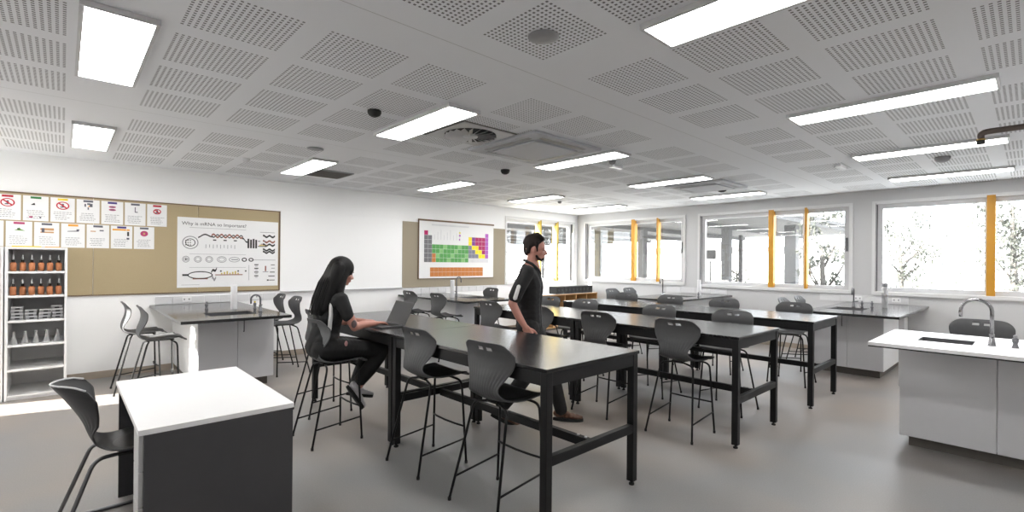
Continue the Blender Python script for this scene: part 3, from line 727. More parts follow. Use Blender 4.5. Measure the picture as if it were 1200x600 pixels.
for r, (z, nm) in enumerate(((zs[5], 'top'), (zs[4], 'second'))):
    for k in range(6):
        dup(bp, used, (SX0 + 0.02 + k * 0.070, SY + 0.02 * (k % 2), z + 0.0006), 0, 'amber dropper bottle with orange label, %s on the %s shelf' % (ordn[k], nm), 'amber dropper bottles on the %s shelf' % nm)
# small clamp blocks on third shelf
def make_block():
    b = thing('slotted_weight_box', '', 'lab box', (0, 0, 0))
    MB().box(-0.045, 0.045, -0.03, 0.03, 0, 0.022, M['grey'], bevel=0.003).build('box_base', parent=b)
    MB().box(-0.047, 0.047, -0.032, 0.032, 0.022, 0.034, M['lgrey'], bevel=0.003).build('lid', parent=b)
    MB().box(-0.015, 0.02, -0.034, -0.032, 0.006, 0.02, M['black']).build('label_plate', parent=b)
    return b
bk = make_block(); used = [False]
rnd = random.Random(3)
stackpos = [('left', -0.345, 4), ('second', -0.245, 3), ('third', -0.135, 3), ('right', -0.040, 4)]
for nm, sx, n in stackpos:
    for k in range(n):
        dup(bk, used, (sx + rnd.uniform(-0.006, 0.006), SY + rnd.uniform(-0.01, 0.02), zs[3] + k * 0.0345 + 0.0006), rnd.uniform(-0.12, 0.12), 'small grey lab box, %s in the %s stack on the third shelf' % (['bottom one', 'second up', 'third up', 'topmost'][k], nm), 'small grey lab boxes stacked on the third shelf')
def make_flask():
    f = MB().lathe([(0.034, 0), (0.036, 0.006), (0.012, 0.085), (0.011, 0.125), (0.014, 0.13)], M['flask'], seg=16).build('conical_flask')
    f['category'] = 'flask'; return f
fl = make_flask(); used = [False]
for k in range(5): dup(fl, used, (SX0 + 0.03 + k * 0.083, SY + 0.01, zs[2] + 0.0006), 0, 'clear conical glass flask, %s on the fourth shelf' % ['leftmost', 'second from left', 'middle', 'second from right', 'rightmost'][k], 'glass flasks on the fourth shelf')
tag(MB().box(-0.05, 0.05, -0.05, 0.05, 0, 0.10, M['red'], bevel=0.01).box(-0.04, 0.04, -0.04, 0.04, 0.10, 0.115, M['black'], bevel=0.004).build('red_tin', loc=(-0.535, 7.28, 1.3455)), 'red tin on the cut-off shelf rack at the left frame edge', 'tin')
# papers on top of the rack
tag(MB().box(-0.11, 0.11, -0.09, 0.09, 0, 0.012, M['yellow']).build('yellow_folder', loc=(-0.28, 7.34, 1.601)), 'flat yellow folder lying on top of the white shelf rack', 'folder')
tag(MB().box(-0.06, 0.06, -0.08, 0.08, 0, 0.010, PM['orange']).build('orange_folder', loc=(-0.08, 7.36, 1.601)), 'small orange folder lying on top of the white shelf rack', 'folder')

# ------------------------------------------------------------------ laboratory tables
def make_table():
    t = thing('lab_table', '', 'table', (0, 0, 0), 0, 'black laboratory tables in three long rows')
    W_, L_ = 0.91, 1.698; s = 0.05
    MB().box(0, W_, 0.001, L_, 0.878, 0.90, M['black_top'], bevel=0.002).build('tabletop', parent=t)
    ap = MB(); z0, z1 = 0.80, 0.8775
    ap.box(0.012, 0.04, 0.045, L_ - 0.045, z0, z1).box(W_ - 0.04, W_ - 0.012, 0.045, L_ - 0.045, z0, z1).box(0.045, W_ - 0.045, 0.012, 0.04, z0, z1).box(0.045, W_ - 0.045, L_ - 0.04, L_ - 0.012, z0, z1)
    ap.build('apron', M['black_metal'], parent=t)
    for x in (0.008, W_ - 0.008 - s):
        for y in (0.008, L_ - 0.008 - s):
            lg = MB().box(x, x + s, y, y + s, 0.028, 0.877, bevel=0.003).build('leg', M['black_metal'], parent=t)
            MB().lathe([(0.018, 0), (0.018, 0.012), (0.009, 0.014), (0.009, 0.029)], M['rubber'], seg=12, cx=x + s / 2, cy=y + s / 2).build('levelling_foot', parent=lg)
    for y in (0.010, L_ - 0.050): MB().box(0.058, W_ - 0.058, y, y + 0.04, 0.355, 0.41, bevel=0.003).build('end_rail', M['black_metal'], parent=t)
    MB().box(W_ / 2 - 0.02, W_ / 2 + 0.02, 0.05, L_ - 0.05, 0.345, 0.40, bevel=0.003).build('centre_rail', M['black_metal'], parent=t)
    b = MB()
    for y in (0.09, 0.15): b.lathe([(0.009, 0), (0.009, 0.006), (0.003, 0.008)], M['lgrey'], seg=8, cx=W_ / 2, cy=y, z0=0.4005)
    b.build('bolt', parent=t)
    return t
tp = make_table(); used = [False]
for nm, x, y in (('left', 1.93, 1.79), ('middle', 3.955, 1.59), ('right', 5.64, 1.52)):
    dup(tp, used, (x, y, 0), 0, {'left': 'nearest black lab table, its corner leg closest to the viewer', 'middle': 'near black lab table of the middle row with two stools at its long sides', 'right': 'near black lab table of the row closest to the windows'}[nm])
    dup(tp, used, (x, y + 1.70, 0), 0, {'left': 'black lab table where the seated person types on a laptop', 'middle': 'black lab table behind the standing person, far half of the middle row', 'right': 'far black lab table of the window row, near the plywood storage unit'}[nm])

# ------------------------------------------------------------------ stools
def catmull(P, t):
    n = len(P) - 1; x = t * n; i = min(int(x), n - 1); f = x - i
    p0, p1, p2, p3 = P[max(i - 1, 0)], P[i], P[i + 1], P[min(i + 2, n)]
    return [0.5 * (2 * b + (c - a) * f + (2 * a - 5 * b + 4 * c - d) * f * f + (-a + 3 * b - 3 * c + d) * f ** 3) for a, b, c, d in zip(p0, p1, p2, p3)]
PROF = [(.212, .622, .150), (.205, .640, .180), (.150, .653, .205), (.06, .648, .212), (-.04, .641, .205), (-.115, .645, .180), (-.172, .672, .145), (-.196, .722, .130), (-.188, .785, .160), (-.168, .845, .200), (-.160, .900, .214), (-.168, .950, .213), (-.186, .985, .203), (-.200, 1.003, .186)]
PROF_SLED = PROF[:7] + [(-.200, .722, .130), (-.222, .785, .150), (-.250, .845, .180), (-.282, .900, .202), (-.312, .950, .210), (-.340, .990, .205), (-.358, 1.018, .190)]
def make_shell(zoff=0.0, holes=True, prof=PROF, wing=0.035):
    nt_, nv = 72, 56; bm = bmesh.new(); g = []
    for i in range(nt_ + 1):
        t = i / nt_; x, z, hw = catmull(prof, t)
        row = []
        for j in range(nv + 1):
            v = -1 + 2 * j / nv
            back = min(1, max(0, (z - 0.67) / 0.12))
            xx = x + back * (wing if wing < 0.1 else wing * min(1, max(0.15, (z - 0.68) / 0.30))) * v * v
            zz = z + (1 - back) * (0.020 * v * v * (1 if x < 0.16 else 0.3) )
            amp = 0.0022 * max(0, 1 - abs((z - 0.76) / 0.12)) if z > 0.66 else 0
            xx += amp * math.sin(v * PI * 13)
            if 0.93 < z: zz -= 0.030 * abs(v) ** 7 * min(1, (z - 0.93) / 0.05)
            row.append((bm.verts.new((xx, v * hw, zz + zoff)), z, v * hw))
        g.append(row)
    for i in range(nt_):
        for j in range(nv):
            z = (g[i][j][1] + g[i + 1][j][1]) / 2; y = abs((g[i][j][2] + g[i][j + 1][2]) / 2)
            if holes and 0.948 < z < 0.972 and 0.014 < y < 0.058 and i > 40: continue
            f = bm.faces.new((g[i][j][0], g[i][j + 1][0], g[i + 1][j + 1][0], g[i + 1][j][0])); f.smooth = True
    bmesh.ops.recalc_face_normals(bm, faces=bm.faces)
    me = bpy.data.meshes.new('shell'); bm.to_mesh(me); bm.free(); me.materials.append(M['shell'])
    o = bpy.data.objects.new('shell', me); COL.objects.link(o)
    md = o.modifiers.new('s', 'SOLIDIFY'); md.thickness = 0.007; md.offset = 0
    bake(o); 
    return o
def make_pad(zoff=0.0):
    bm = bmesh.new(); n, k = 28, 6; rings = []
    for i in range(k + 1):
        rr = i / k; ring_ = []
        for j in range(n):
            a = 2 * PI * j / n; px = 0.035 + 0.148 * rr * math.cos(a); py = 0.165 * rr * math.sin(a) * (1 + 0.12 * math.cos(a))
            # seat height below
            best = min(range(0, 60), key=lambda q: abs(catmull(PROF[:7], q / 60)[0] - px)); x_, z_, hw = catmull(PROF[:7], best / 60)
            v = py / hw; zz = z_ + 0.020 * v * v * (1 if x_ < 0.16 else 0.3) + 0.0048 + 0.004 * (1 - rr ** 4)
            if i == k: zz -= 0.004
            ring_.append(bm.verts.new((px, py, zz + zoff)))
        rings.append(ring_)
    for i in range(k):
        for j in range(n):
            if i == 0: continue
            f = bm.faces.new((rings[i][j], rings[i][(j + 1) % n], rings[i + 1][(j + 1) % n], rings[i + 1][j])); f.smooth = True
    f = bm.faces.new(rings[1]); f.smooth = True
    bmesh.ops.recalc_face_normals(bm, faces=bm.faces)
    for v in rings[0]: bm.verts.remove(v)
    me = bpy.data.meshes.new('seat_pad'); bm.to_mesh(me); bm.free(); me.materials.append(M['pad'])
    o = bpy.data.objects.new('seat_pad', me); COL.objects.link(o); return o
def make_stool():
    t = thing('lab_stool', '', 'stool', (0, 0, 0))
    s = make_shell(); s.parent = t; p = make_pad(); p.parent = t
    R = 0.0085
    for sy in (-1, 1):
        fl_ = MB().tube([(0.145, sy * 0.215, 0.012), (0.128, sy * 0.175, 0.606), (0.10, sy * 0.06, 0.622)], R, M['black_metal'], bend=0.045).build('leg', parent=t)
        MB().lathe([(0.011, 0), (0.011, 0.02)], M['rubber'], seg=8, cx=0.145, cy=sy * 0.215).build('foot_cap', parent=fl_)
        bl2 = MB().tube([(-0.265, sy * 0.215, 0.012), (-0.125, sy * 0.150, 0.606), (-0.10, sy * 0.05, 0.622)], R, M['black_metal'], bend=0.04).build('leg', parent=t)
        MB().lathe([(0.011, 0), (0.011, 0.02)], M['rubber'], seg=8, cx=-0.265, cy=sy * 0.215).build('foot_cap', parent=bl2)
        def lerp(a, b, f): return tuple(a[i] + (b[i] - a[i]) * f for i in range(3))
        a = lerp((0.145, sy * 0.215, 0), (0.128, sy * 0.175, 0.606), 0.30); b = lerp((-0.265, sy * 0.215, 0), (-0.125, sy * 0.150, 0.606), 0.24)
        MB().tube([a, b], 0.0065, M['black_metal']).build('side_bar', parent=t)
    a = (0.137, -0.197, 0.27); b = (0.137, 0.197, 0.27)
    MB().tube([a, (0.115, -0.12, 0.275), (0.105, 0, 0.277), (0.115, 0.12, 0.275), b], 0.0075, M['black_metal']).build('footrest', parent=t)
    MB().tube([(0.10, 0.06, 0.622), (0.10, -0.06, 0.622)], R, M['black_metal']).tube([(-0.10, 0.05, 0.622), (-0.10, -0.05, 0.622)], R, M['black_metal']).box(-0.12, 0.12, -0.05, 0.05, 0.628, 0.636, M['black_metal']).build('seat_support', parent=t)
    return t
sp = make_stool(); used = [False]
g1, g2, g3, g4 = 'stools along the left lab tables', 'stools on the left side of the middle tables', 'stools on the right side of the middle tables', 'stools on the window side of the right tables'
g5 = 'stools around the wall benches'
PIr = PI
STOOLS = [
 (2.045, 2.255, 0.03, 'nearest charcoal lab stool, tucked at the near lab table corner', g1),
 (2.045, 3.05, 0.0, 'charcoal lab stool between the seated person and the nearest stool', g1),
 (1.70, 4.03, 0.0, 'charcoal lab stool the long-haired person sits on', g1),
 (1.96, 4.80, 0.0, 'charcoal lab stool directly behind the seated person', g1),
 (4.06, 2.11, 0.0, 'charcoal lab stool at the near end of the middle table, back to the viewer', g2),
 (4.05, 2.95, 0.0, 'charcoal lab stool at the middle table just right of the standing person', g2),
 (4.05, 3.76, 0.0, 'charcoal lab stool mostly hidden behind the standing person', g2),
 (4.05, 4.60, 0.0, 'charcoal lab stool left of the standing person, at the far middle table', g2),
 (4.96, 2.12, PIr, 'charcoal lab stool facing the viewer at the near right end of the middle table', g3),
 (4.96, 2.96, PIr, 'charcoal lab stool facing the viewer, second along the right side of the middle table', g3),
 (4.96, 4.05, PIr, 'charcoal lab stool facing the viewer, third along the right side of the middle table', g3),
 (4.96, 4.70, PIr, 'charcoal lab stool just right of the standing person\'s waist, far end of middle table', g3),
 (6.71, 2.07, PIr, 'charcoal lab stool at the near end of the window row of tables', g4),
 (6.71, 2.96, PIr, 'charcoal lab stool below the left part of the middle window', g4),
 (6.71, 3.79, PIr, 'charcoal lab stool below the wall between the corner and middle windows', g4),
 (6.71, 4.57, PIr, 'charcoal lab stool farthest along the window row, below the corner window', g4),
 (0.76, 6.28, 0.0, 'nearer of two charcoal lab stools left of the sink bench', g5),
 (0.68, 6.95, 0.0, 'farther of two charcoal lab stools left of the sink bench, by the wall', g5),
 (2.15, 6.74, PIr, 'nearer of two charcoal lab stools right of the sink bench', g5),
 (2.15, 7.38, PIr, 'farther of two charcoal lab stools right of the sink bench, by the whiteboard', g5),
 (4.36, 6.20, 0.0, 'nearer charcoal lab stool left of the bench under the periodic table', g5),
 (4.36, 7.02, 0.0, 'farther charcoal lab stool left of the bench under the periodic table', g5),
 (5.78, 6.95, PIr, 'charcoal lab stool right of the bench under the periodic table', g5),
 (7.68, 5.30, -PI / 2, 'left one of two small-looking charcoal stools under the corner window', g5),
 (8.28, 5.32, -PI / 2, 'right one of two small-looking charcoal stools under the corner window', g5),
 (7.75, 2.33, -PI / 2, 'left one of two stool backs peeking over the near end of the window row', g5),
 (8.45, 2.33, -PI / 2, 'right one of two stool backs peeking over the near end of the window row', g5),
 (5.90, 0.31, PIr, 'charcoal lab stool behind the white sink island and its gooseneck tap', None),
]
for x, y, rz, lab, grp in STOOLS:
    o = dup(sp, used, (x, y, 0), rz, lab, grp)
    if grp is None and 'group' in o: del o['group']

# ------------------------------------------------------------------ teacher desk and sled chair
dk_ = thing('teacher_desk', 'white topped teacher desk with charcoal side panels in the foreground', 'desk', (0.25, 2.69, 0))
W_, L_ = 0.665, 1.19
MB().box(0, W_, 0, L_, 0.695, 0.72, M['white'], bevel=0.0015).build('desktop', parent=dk_)
MB().box(0.022, W_ - 0.005, 0.003, 0.026, 0.0, 0.6945, M['desk_panel'], bevel=0.001).build('side_panel', parent=dk_)
MB().box(0.012, W_ - 0.005, L_ - 0.03, L_ - 0.006, 0.0, 0.6945, M['desk_panel'], bevel=0.001).build('side_panel', parent=dk_)
MB().box(W_ - 0.03, W_ - 0.008, 0.027, L_ - 0.031, 0.18, 0.6945, M['desk_panel']).build('modesty_panel', parent=dk_)
ped = MB().box(0.022, 0.50, 0.03, 0.215, 0.02, 0.69, M['desk_panel']).build('drawer_pedestal', parent=dk_)
for z0, z1 in ((0.03, 0.36), (0.366, 0.52), (0.526, 0.685)):
    MB().box(0.004, 0.0215, 0.027, 0.215, z0, z1, M['lgrey'], bevel=0.001).build('drawer_front', parent=ped)
sc = thing('sled_chair', 'charcoal plastic chair with chrome sled base pulled up to the white topped desk', 'chair', (0.315, 3.50, 0), 0.0)
zo = -0.20
s_ = make_shell(zo, False, PROF_SLED, 0.145); s_.parent = sc; s_.data.materials[0] = M['shell_dark']
p_ = make_pad(zo); p_.parent = sc
# pale edge along the backrest top
MB().tube([(-0.358 + 0.145 * v * v, v * 0.190, 1.020 + zo - 0.030 * abs(v) ** 7) for v in [-0.96 + 0.16 * k for k in range(13)]], 0.0055, M['lgrey'], seg=6).build('backrest_edge', parent=sc)
for sy in (-1, 1):
    MB().tube([(0.13, sy * 0.15, 0.425), (0.16, sy * 0.20, 0.40), (0.175, sy * 0.215, 0.0105), (-0.335, sy * 0.215, 0.0105), (-0.185, sy * 0.15, 0.425), (-0.09, sy * 0.12, 0.4215)], 0.0105, M['dark_chrome'], seg=10, bend=0.05).build('sled_leg', parent=sc)
MB().box(-0.09, 0.135, -0.16, -0.13, 0.422, 0.432, M['black']).box(-0.09, 0.135, 0.13, 0.16, 0.422, 0.432, M['black']).box(-0.02, 0.10, -0.13, 0.13, 0.424, 0.431, M['black']).build('seat_support', parent=sc)

# ------------------------------------------------------------------ benches
def gooseneck(parent, x, y, z, h, r, dirv, mat, name='tap', tr=0.010):
    d_ = Vector(dirv).normalized()
    pts = [(x, y, z), (x, y, z + h - r)]
    n = 10
    for k in range(1, n + 1):
        a = PI * k / n; pts.append((x + d_.x * r * (1 - math.cos(a)), y + d_.y * r * (1 - math.cos(a)), z + h - r + r * math.sin(a)))
    pts.append((x + d_.x * 2 * r, y + d_.y * 2 * r, z + h - r - 0.05))
    t = MB().tube(pts, tr, mat, seg=10).lathe([(0.025, 0), (0.022, 0.008), (0.016, 0.06), (0.012, 0.065)], mat, seg=14, cx=x, cy=y, z0=z).build(name, parent=parent)
    MB().tube([(x, y, z + 0.075), (x - d_.y * 0.055, y + d_.x * 0.055, z + 0.085)], 0.007, mat, seg=8).sphere((x, y, z + 0.075), 0.018, mat, sub=1).build('tap_handle', parent=t)
def small_tap(parent, x, y, z, cap):
    t = MB().lathe([(0.022, 0), (0.018, 0.006), (0.012, 0.03), (0.018, 0.045), (0.018, 0.065), (0.008, 0.075)], M['dark_chrome'], seg=14, cx=x, cy=y, z0=z).tube([(x, y, z + 0.05), (x - 0.045, y, z + 0.05)], 0.006, M['dark_chrome']).build('gas_tap', parent=parent)
    MB().lathe([(0.012, 0.076), (0.012, 0.088), (0.004, 0.094)], cap, seg=10, cx=x, cy=y, z0=z).build('tap_cap', parent=t)
def make_bench(loc, rz, L_, W_, label, side, tapk, spec):
    """local +x points out from the wall (x=0 is the wall), +y lateral; body set back from the end and on one side"""
    Z1 = 0.88; T = 0.03
    b = thing('lab_bench', label, 'bench', loc, rz)
    sx0, sx1, sy0, sy1 = spec['sink']
    tp_ = MB()
    tp_.box(0.002, sx0, 0, W_, Z1 - T, Z1).box(sx1, L_, 0, W_, Z1 - T, Z1).box(sx0, sx1, 0, sy0, Z1 - T, Z1).box(sx0, sx1, sy1, W_, Z1 - T, Z1)
    tp_.build('worktop', M['bench_top'], parent=b)
    sk = MB(); t = 0.006; zb = Z1 - 0.05
    sk.box(sx0, sx1, sy0, sy1, zb, zb + t).box(sx0, sx0 + t, sy0, sy1, zb + t, Z1 - 0.004).box(sx1 - t, sx1, sy0, sy1, zb + t, Z1 - 0.004).box(sx0 + t, sx1 - t, sy0, sy0 + t, zb + t, Z1 - 0.004).box(sx0 + t, sx1 - t, sy1 - t, sy1, zb + t, Z1 - 0.004)
    sk.build('sink', M['steel'], parent=b)
    bx1 = L_ - 0.63; by0, by1 = (0.25, W_ - 0.0) if side == 0 else (0.0, W_ - 0.25)
    zt = Z1 - T - 0.001
    c = MB(); 
    # carcass around the sink (four walls + floor) so the basin hangs inside
    c.box(0.002, 0.02, by0, by1, 0.1, zt).box(0.02, bx1 - 0.02, by0, by0 + 0.02, 0.1, zt).box(0.02, bx1 - 0.02, by1 - 0.02, by1, 0.1, zt).box(bx1 - 0.02, bx1, by0, by1, 0.1, zt).box(0.02, bx1 - 0.02, by0 + 0.02, by1 - 0.02, 0.1, 0.12)
    cb = c.build('cabinet', M['white'], parent=b)
    MB().box(0.002, bx1 - 0.06, by0 + 0.05, by1 - 0.05, 0.0, 0.1, M['kick']).build('kickboard', parent=b)
    n = 2; dw = (by1 - by0) / n
    for k in range(n):
        dd = MB().box(bx1 + 0.001, bx1 + 0.019, by0 + k * dw + 0.003, by0 + (k + 1) * dw - 0.003, 0.105, zt - 0.003, M['cabinet'], bevel=0.001).build('door', parent=cb)
        hy = by0 + dw - 0.06 if k == 0 else by0 + dw + 0.06
        if k == (0 if side else 1):
            MB().tube([(bx1 + 0.02, hy, 0.66), (bx1 + 0.045, hy, 0.66), (bx1 + 0.045, hy, 0.82), (bx1 + 0.02, hy, 0.82)], 0.006, M['dark_chrome'], bend=0.01).build('door_handle', parent=dd)
    # service bollard, tap and gas taps
    vx, vy = spec['bollard']
    v = MB().lathe([(0.034, 0), (0.036, 0.004), (0.036, 0.28), (0.034, 0.30)], M['sleeve'] if spec.get('greycap') else M['acrylic'], seg=20, cx=vx, cy=vy, z0=Z1).build('service_bollard', parent=b)
    if spec.get('greycap'): MB().lathe([(0.037, 0.30), (0.037, 0.35), (0.03, 0.355)], M['grey'], seg=20, cx=vx, cy=vy, z0=Z1).build('bollard_cap', parent=v)
    tx, ty = spec['tap']
    gooseneck(b, tx, ty, Z1, spec.get('th', 0.30), 0.05, spec.get('tdir', (0, 1, 0)), M['dark_chrome'] if tapk else M['chrome'])
    for gx, gy, cp_ in spec['gas']: small_tap(b, gx, gy, Z1, cp_)
    if spec.get('post'): MB().box(L_ - 0.42, L_ - 0.37, (W_ - 0.06) if side == 1 else 0.01, (W_ - 0.01) if side == 1 else 0.06, 0.0, Z1 - T - 0.001, M['lgrey'], bevel=0.002).build('support_post', parent=b)
    return b
# wall A benches: local x -> world -y, local y -> world +x  (rotate -90 deg)
make_bench((0.84, YB, 0), -PI / 2, 2.30, 1.03, 'dark topped sink bench below the gene chart with white cabinets', 0, True,
           dict(sink=(1.55, 1.95, 0.32, 0.78), bollard=(1.25, 0.70), tap=(1.75, 0.86), th=0.20, tdir=(0, -1, 0), gas=[(1.05, 0.45, M['grey']), (1.30, 0.92, M['yellow'])]))
make_bench((4.50, YB, 0), -PI / 2, 2.05, 1.03, 'dark topped bench below the periodic table chart', 0, True,
           dict(sink=(1.2, 1.6, 0.45, 0.9), bollard=(1.2, 0.35), tap=(0.95, 0.62), th=0.34, tdir=(0, 1, 0), gas=[(1.0, 0.5, M['grey'])]))
# wall B benches: local x -> world -x, local y -> world -y (rotate 180)
make_bench((XR, 5.02, 0), PI, 2.15, 1.03, 'dark topped bench under the corner window with a tall chrome tap', 1, False,
           dict(sink=(0.9, 1.3, 0.3, 0.75), bollard=(0.55, 0.62), tap=(1.45, 0.36), th=0.34, tdir=(1, 0, 0), gas=[(1.05, 0.85, M['grey'])]))
make_bench((XR, 2.10, 0), PI, 2.40, 1.04, 'dark topped bench between middle and large windows, behind the sink island', 1, True,
           dict(sink=(1.3, 1.8, 0.15, 0.55), bollard=(0.95, 0.66), greycap=True, tap=(1.15, 0.33), th=0.28, tdir=(1, 0, 0), gas=[(1.1, 0.42, M['grey']), (1.0, 0.52, M['grey'])], post=True))
# socket outlets
for x, z, lab in ((1.25, 0.94, 'white power outlet on the splashback below the gene chart, left one'), (2.1, 0.94, 'white power outlet on the splashback below the gene chart, right one')):
    o = thing('power_outlet', lab, 'power outlet', (x, YB - 0.0105, z))
    MB().box(-0.055, 0.055, -0.008, 0, -0.034, 0.034, M['white'], bevel=0.003).build('plate', parent=o); MB().box(-0.035, -0.02, -0.010, -0.008, -0.01, 0.012, M['grey']).box(0.02, 0.035, -0.010, -0.008, -0.01, 0.012, M['grey']).build('socket', parent=o)
for y in (1.45, 1.95):
    o = thing('power_outlet', 'white power outlet on the tiles behind the right bench, %s the white bollard' % ('right of' if y < 1.5 else 'left of'), 'power outlet', (XR - 0.0105, y, 0.945))
    MB().box(-0.008, 0, -0.055, 0.055, -0.034, 0.034, M['white'], bevel=0.003).build('plate', parent=o); MB().box(-0.010, -0.008, -0.035, -0.02, -0.01, 0.012, M['grey']).box(-0.010, -0.008, 0.02, 0.035, -0.01, 0.012, M['grey']).build('socket', parent=o)

# sink island -----------------------------------------------------
isl = thing('sink_island', 'white demonstration island with inset dark sink at the right edge', 'bench', (4.52, 0.855, 0))
Z1, T = 0.90, 0.025
IL = 2.3; IW = 1.08
sx0, sx1, sy0, sy1 = 0.40, 0.70, -0.56, -0.235
tp_ = MB()
tp_.box(0, sx0, -IL, 0, Z1 - T, Z1).box(sx1, IW, -IL, 0, Z1 - T, Z1).box(sx0, sx1, -IL, sy0, Z1 - T, Z1).box(sx0, sx1, sy1, 0, Z1 - T, Z1)
tp_.build('worktop', M['white'], parent=isl)
MB().box(0.004, IW - 0.004, -IL + 0.004, -0.004, Z1 - T - 0.012, Z1 - T - 0.0005, M['black']).build('edge_underlay', parent=isl) if False else None
e = MB(); zz0, zz1 = Z1 - T - 0.010, Z1 - T - 0.0003
e.box(0.002, 0.03, -IL, -0.002, zz0, zz1).box(IW - 0.03, IW - 0.002, -IL, -0.002, zz0, zz1).box(0.03, IW - 0.03, -0.03, -0.002, zz0, zz1)
e.build('edge_band', M['black'], parent=isl)
sk = MB(); t = 0.006; zb = Z1 - 0.07
sk.box(sx0, sx1, sy0, sy1, zb, zb + t).box(sx0, sx0 + t, sy0, sy1, zb + t, Z1 - 0.003).box(sx1 - t, sx1, sy0, sy1, zb + t, Z1 - 0.003).box(sx0 + t, sx1 - t, sy0, sy0 + t, zb + t, Z1 - 0.003).box(sx0 + t, sx1 - t, sy1 - t, sy1, zb + t, Z1 - 0.003)
sk.lathe([(0.02, 0.0), (0.02, 0.004)], M['chrome'], cx=(sx0 + sx1) / 2, cy=sy1 - 0.1, z0=zb + t)
sk.mats = []
sk.build('sink', M['steel'], parent=isl)
bx = 0.56
c = MB(); zt = Z1 - T - 0.0105
c.box(bx + 0.02, bx + 0.04, -IL + 0.05, -0.115, 0.10, zt).box(IW - 0.05, IW - 0.03, -IL + 0.05, -0.115, 0.10, zt).box(bx + 0.04, IW - 0.05, -0.135, -0.115, 0.10, zt).box(bx + 0.04, IW - 0.05, -IL + 0.05, -IL + 0.07, 0.10, zt).box(bx + 0.04, IW - 0.05, -IL + 0.07, -0.135, 0.10, 0.12)
cb = c.build('cabinet', M['white'], parent=isl)
MB().box(bx + 0.07, IW - 0.08, -IL + 0.1, -0.165, 0, 0.10, M['kick']).build('kickboard', parent=isl)
ys = [-0.112, -0.685, -1.26, -1.83, -2.24]
for k in range(4): MB().box(bx, bx + 0.019, ys[k + 1] + 0.003, ys[k] - 0.0, 0.09, zt - 0.004, M['cabinet'], bevel=0.004).build('door_panel', parent=cb)
gooseneck(isl, 0.49, -0.655, Z1, 0.335, 0.085, (0, 1, 0), M['chrome'], tr=0.012)
small_tap(isl, 0.49, -0.775, Z1, M['grey'])

# plywood storage unit with black trays in the far corner ----------
st = thing('storage_unit', 'low pigeonhole storage unit with white top and plywood edges in the far corner', 'storage unit', (7.55, 7.2, 0))
w, D = 1.98, 0.66
MB().box(0, w, 0, D, 0.76, 0.782, M['white'], bevel=0.002).build('top', parent=st)
MB().box(0, w, -0.006, 0, 0.76, 0.782, M['ply']).build('ply_edge', parent=st)
for k in range(6):
    x = k * (w - 0.018) / 5; MB().box(x, x + 0.018, 0, D - 0.012, 0.06, 0.7595, M['ply']).build('divider', parent=st)
MB().box(0, w, D - 0.011, D, 0.0, 0.7595, M['kick']).build('back_panel', parent=st)
MB().box(0.0, w, 0.0, D - 0.012, 0.04, 0.0595, M['ply']).build('bottom_shelf', parent=st); MB().box(0.02, w - 0.02, 0.03, 0.05, 0, 0.0395, M['kick']).build('plinth', parent=st)
s2 = MB()
for k in range(5):
    x = k * (w - 0.018) / 5 + 0.019; s2.box(x, x + (w - 0.018) / 5 - 0.02, 0.01, D - 0.013, 0.40, 0.418, M['ply'])
s2.build('middle_shelf', parent=st)
def make_tray():
    t = thing('black_book_box', '', 'box', (0, 0, 0))
    MB().box(-0.062, 0.062, -0.12, 0.12, 0, 0.165, M['black'], bevel=0.004).build('box_body', parent=t)
    MB().box(-0.025, 0.025, -0.1225, -0.1205, 0.07, 0.105, M['shell_dark']).build('label_holder', parent=t)
    return t
tr_ = make_tray(); used = [False]
on = ['leftmost', 'second', 'third', 'fourth', 'fifth', 'sixth', 'seventh', 'eighth', 'ninth', 'rightmost']
for k in range(10): dup(tr_, used, (8.17 + k * 0.129, 7.36, 0.7825), 0, 'black file box on the plywood storage unit, %s of the row from the left' % on[k], 'black file boxes on the storage unit')

# laptop -----------------------------------------------------------
lp = thing('laptop', 'open dark grey laptop the seated person is typing on', 'laptop', (2.135, 3.975, 0.9005), 0.0)
MB().box(-0.12, 0.11, -0.165, 0.165, 0, 0.014, M['screen'], bevel=0.003).build('base', parent=lp)
kb = MB()
for r in range(5):
    for c in range(12): kb.box(-0.02 + r * 0.021, -0.004 + r * 0.021, -0.145 + c * 0.0245, -0.125 + c * 0.0245, 0.0142, 0.0158, M['black'])
kb.build('keyboard', parent=lp)
m4 = Matrix.Translation((0.108, 0, 0.014)) @ Matrix.Rotation(math.radians(27), 4, 'Y')
sc_ = MB().box(-0.004, 0.004, -0.165, 0.165, 0.0, 0.218, M['screen'], mat4=m4).build('lid', parent=lp)
MB().box(-0.0052, -0.0042, -0.155, 0.155, 0.012, 0.208, M['shell_dark'], mat4=m4).build('screen', parent=sc_)

# ------------------------------------------------------------------ people
def chain(mb, pts, n=7, mat=None, flat=None):
    """pts: list of (x,y,z,r)"""
    for i in range(len(pts) - 1):
        a, b = pts[i], pts[i + 1]
        L_ = (Vector(a[:3]) - Vector(b[:3])).length
        k = max(2, int(L_ / (min(a[3], b[3]) * 0.45)) + 1)
        for j in range(k + 1):
            t = j / k; r = a[3] * (1 - t) + b[3] * t
            mb.sphere([a[q] * (1 - t) + b[q] * t for q in range(3)], r, None, sub=2)
def remesh(mb, name, mat, parent, vox=0.006, smooth=6):
    o = mb.build(name, mat, parent)
    r = o.modifiers.new('r', 'REMESH'); r.mode = 'VOXEL'; r.voxel_size = vox; r.use_smooth_shade = True
    s = o.modifiers.new('s', 'SMOOTH'); s.iterations = smooth; s.factor = 0.5
    bake(o)
    o.data.materials.clear(); o.data.materials.append(mat)
    for p in o.data.polygons: p.use_smooth = True
    return o
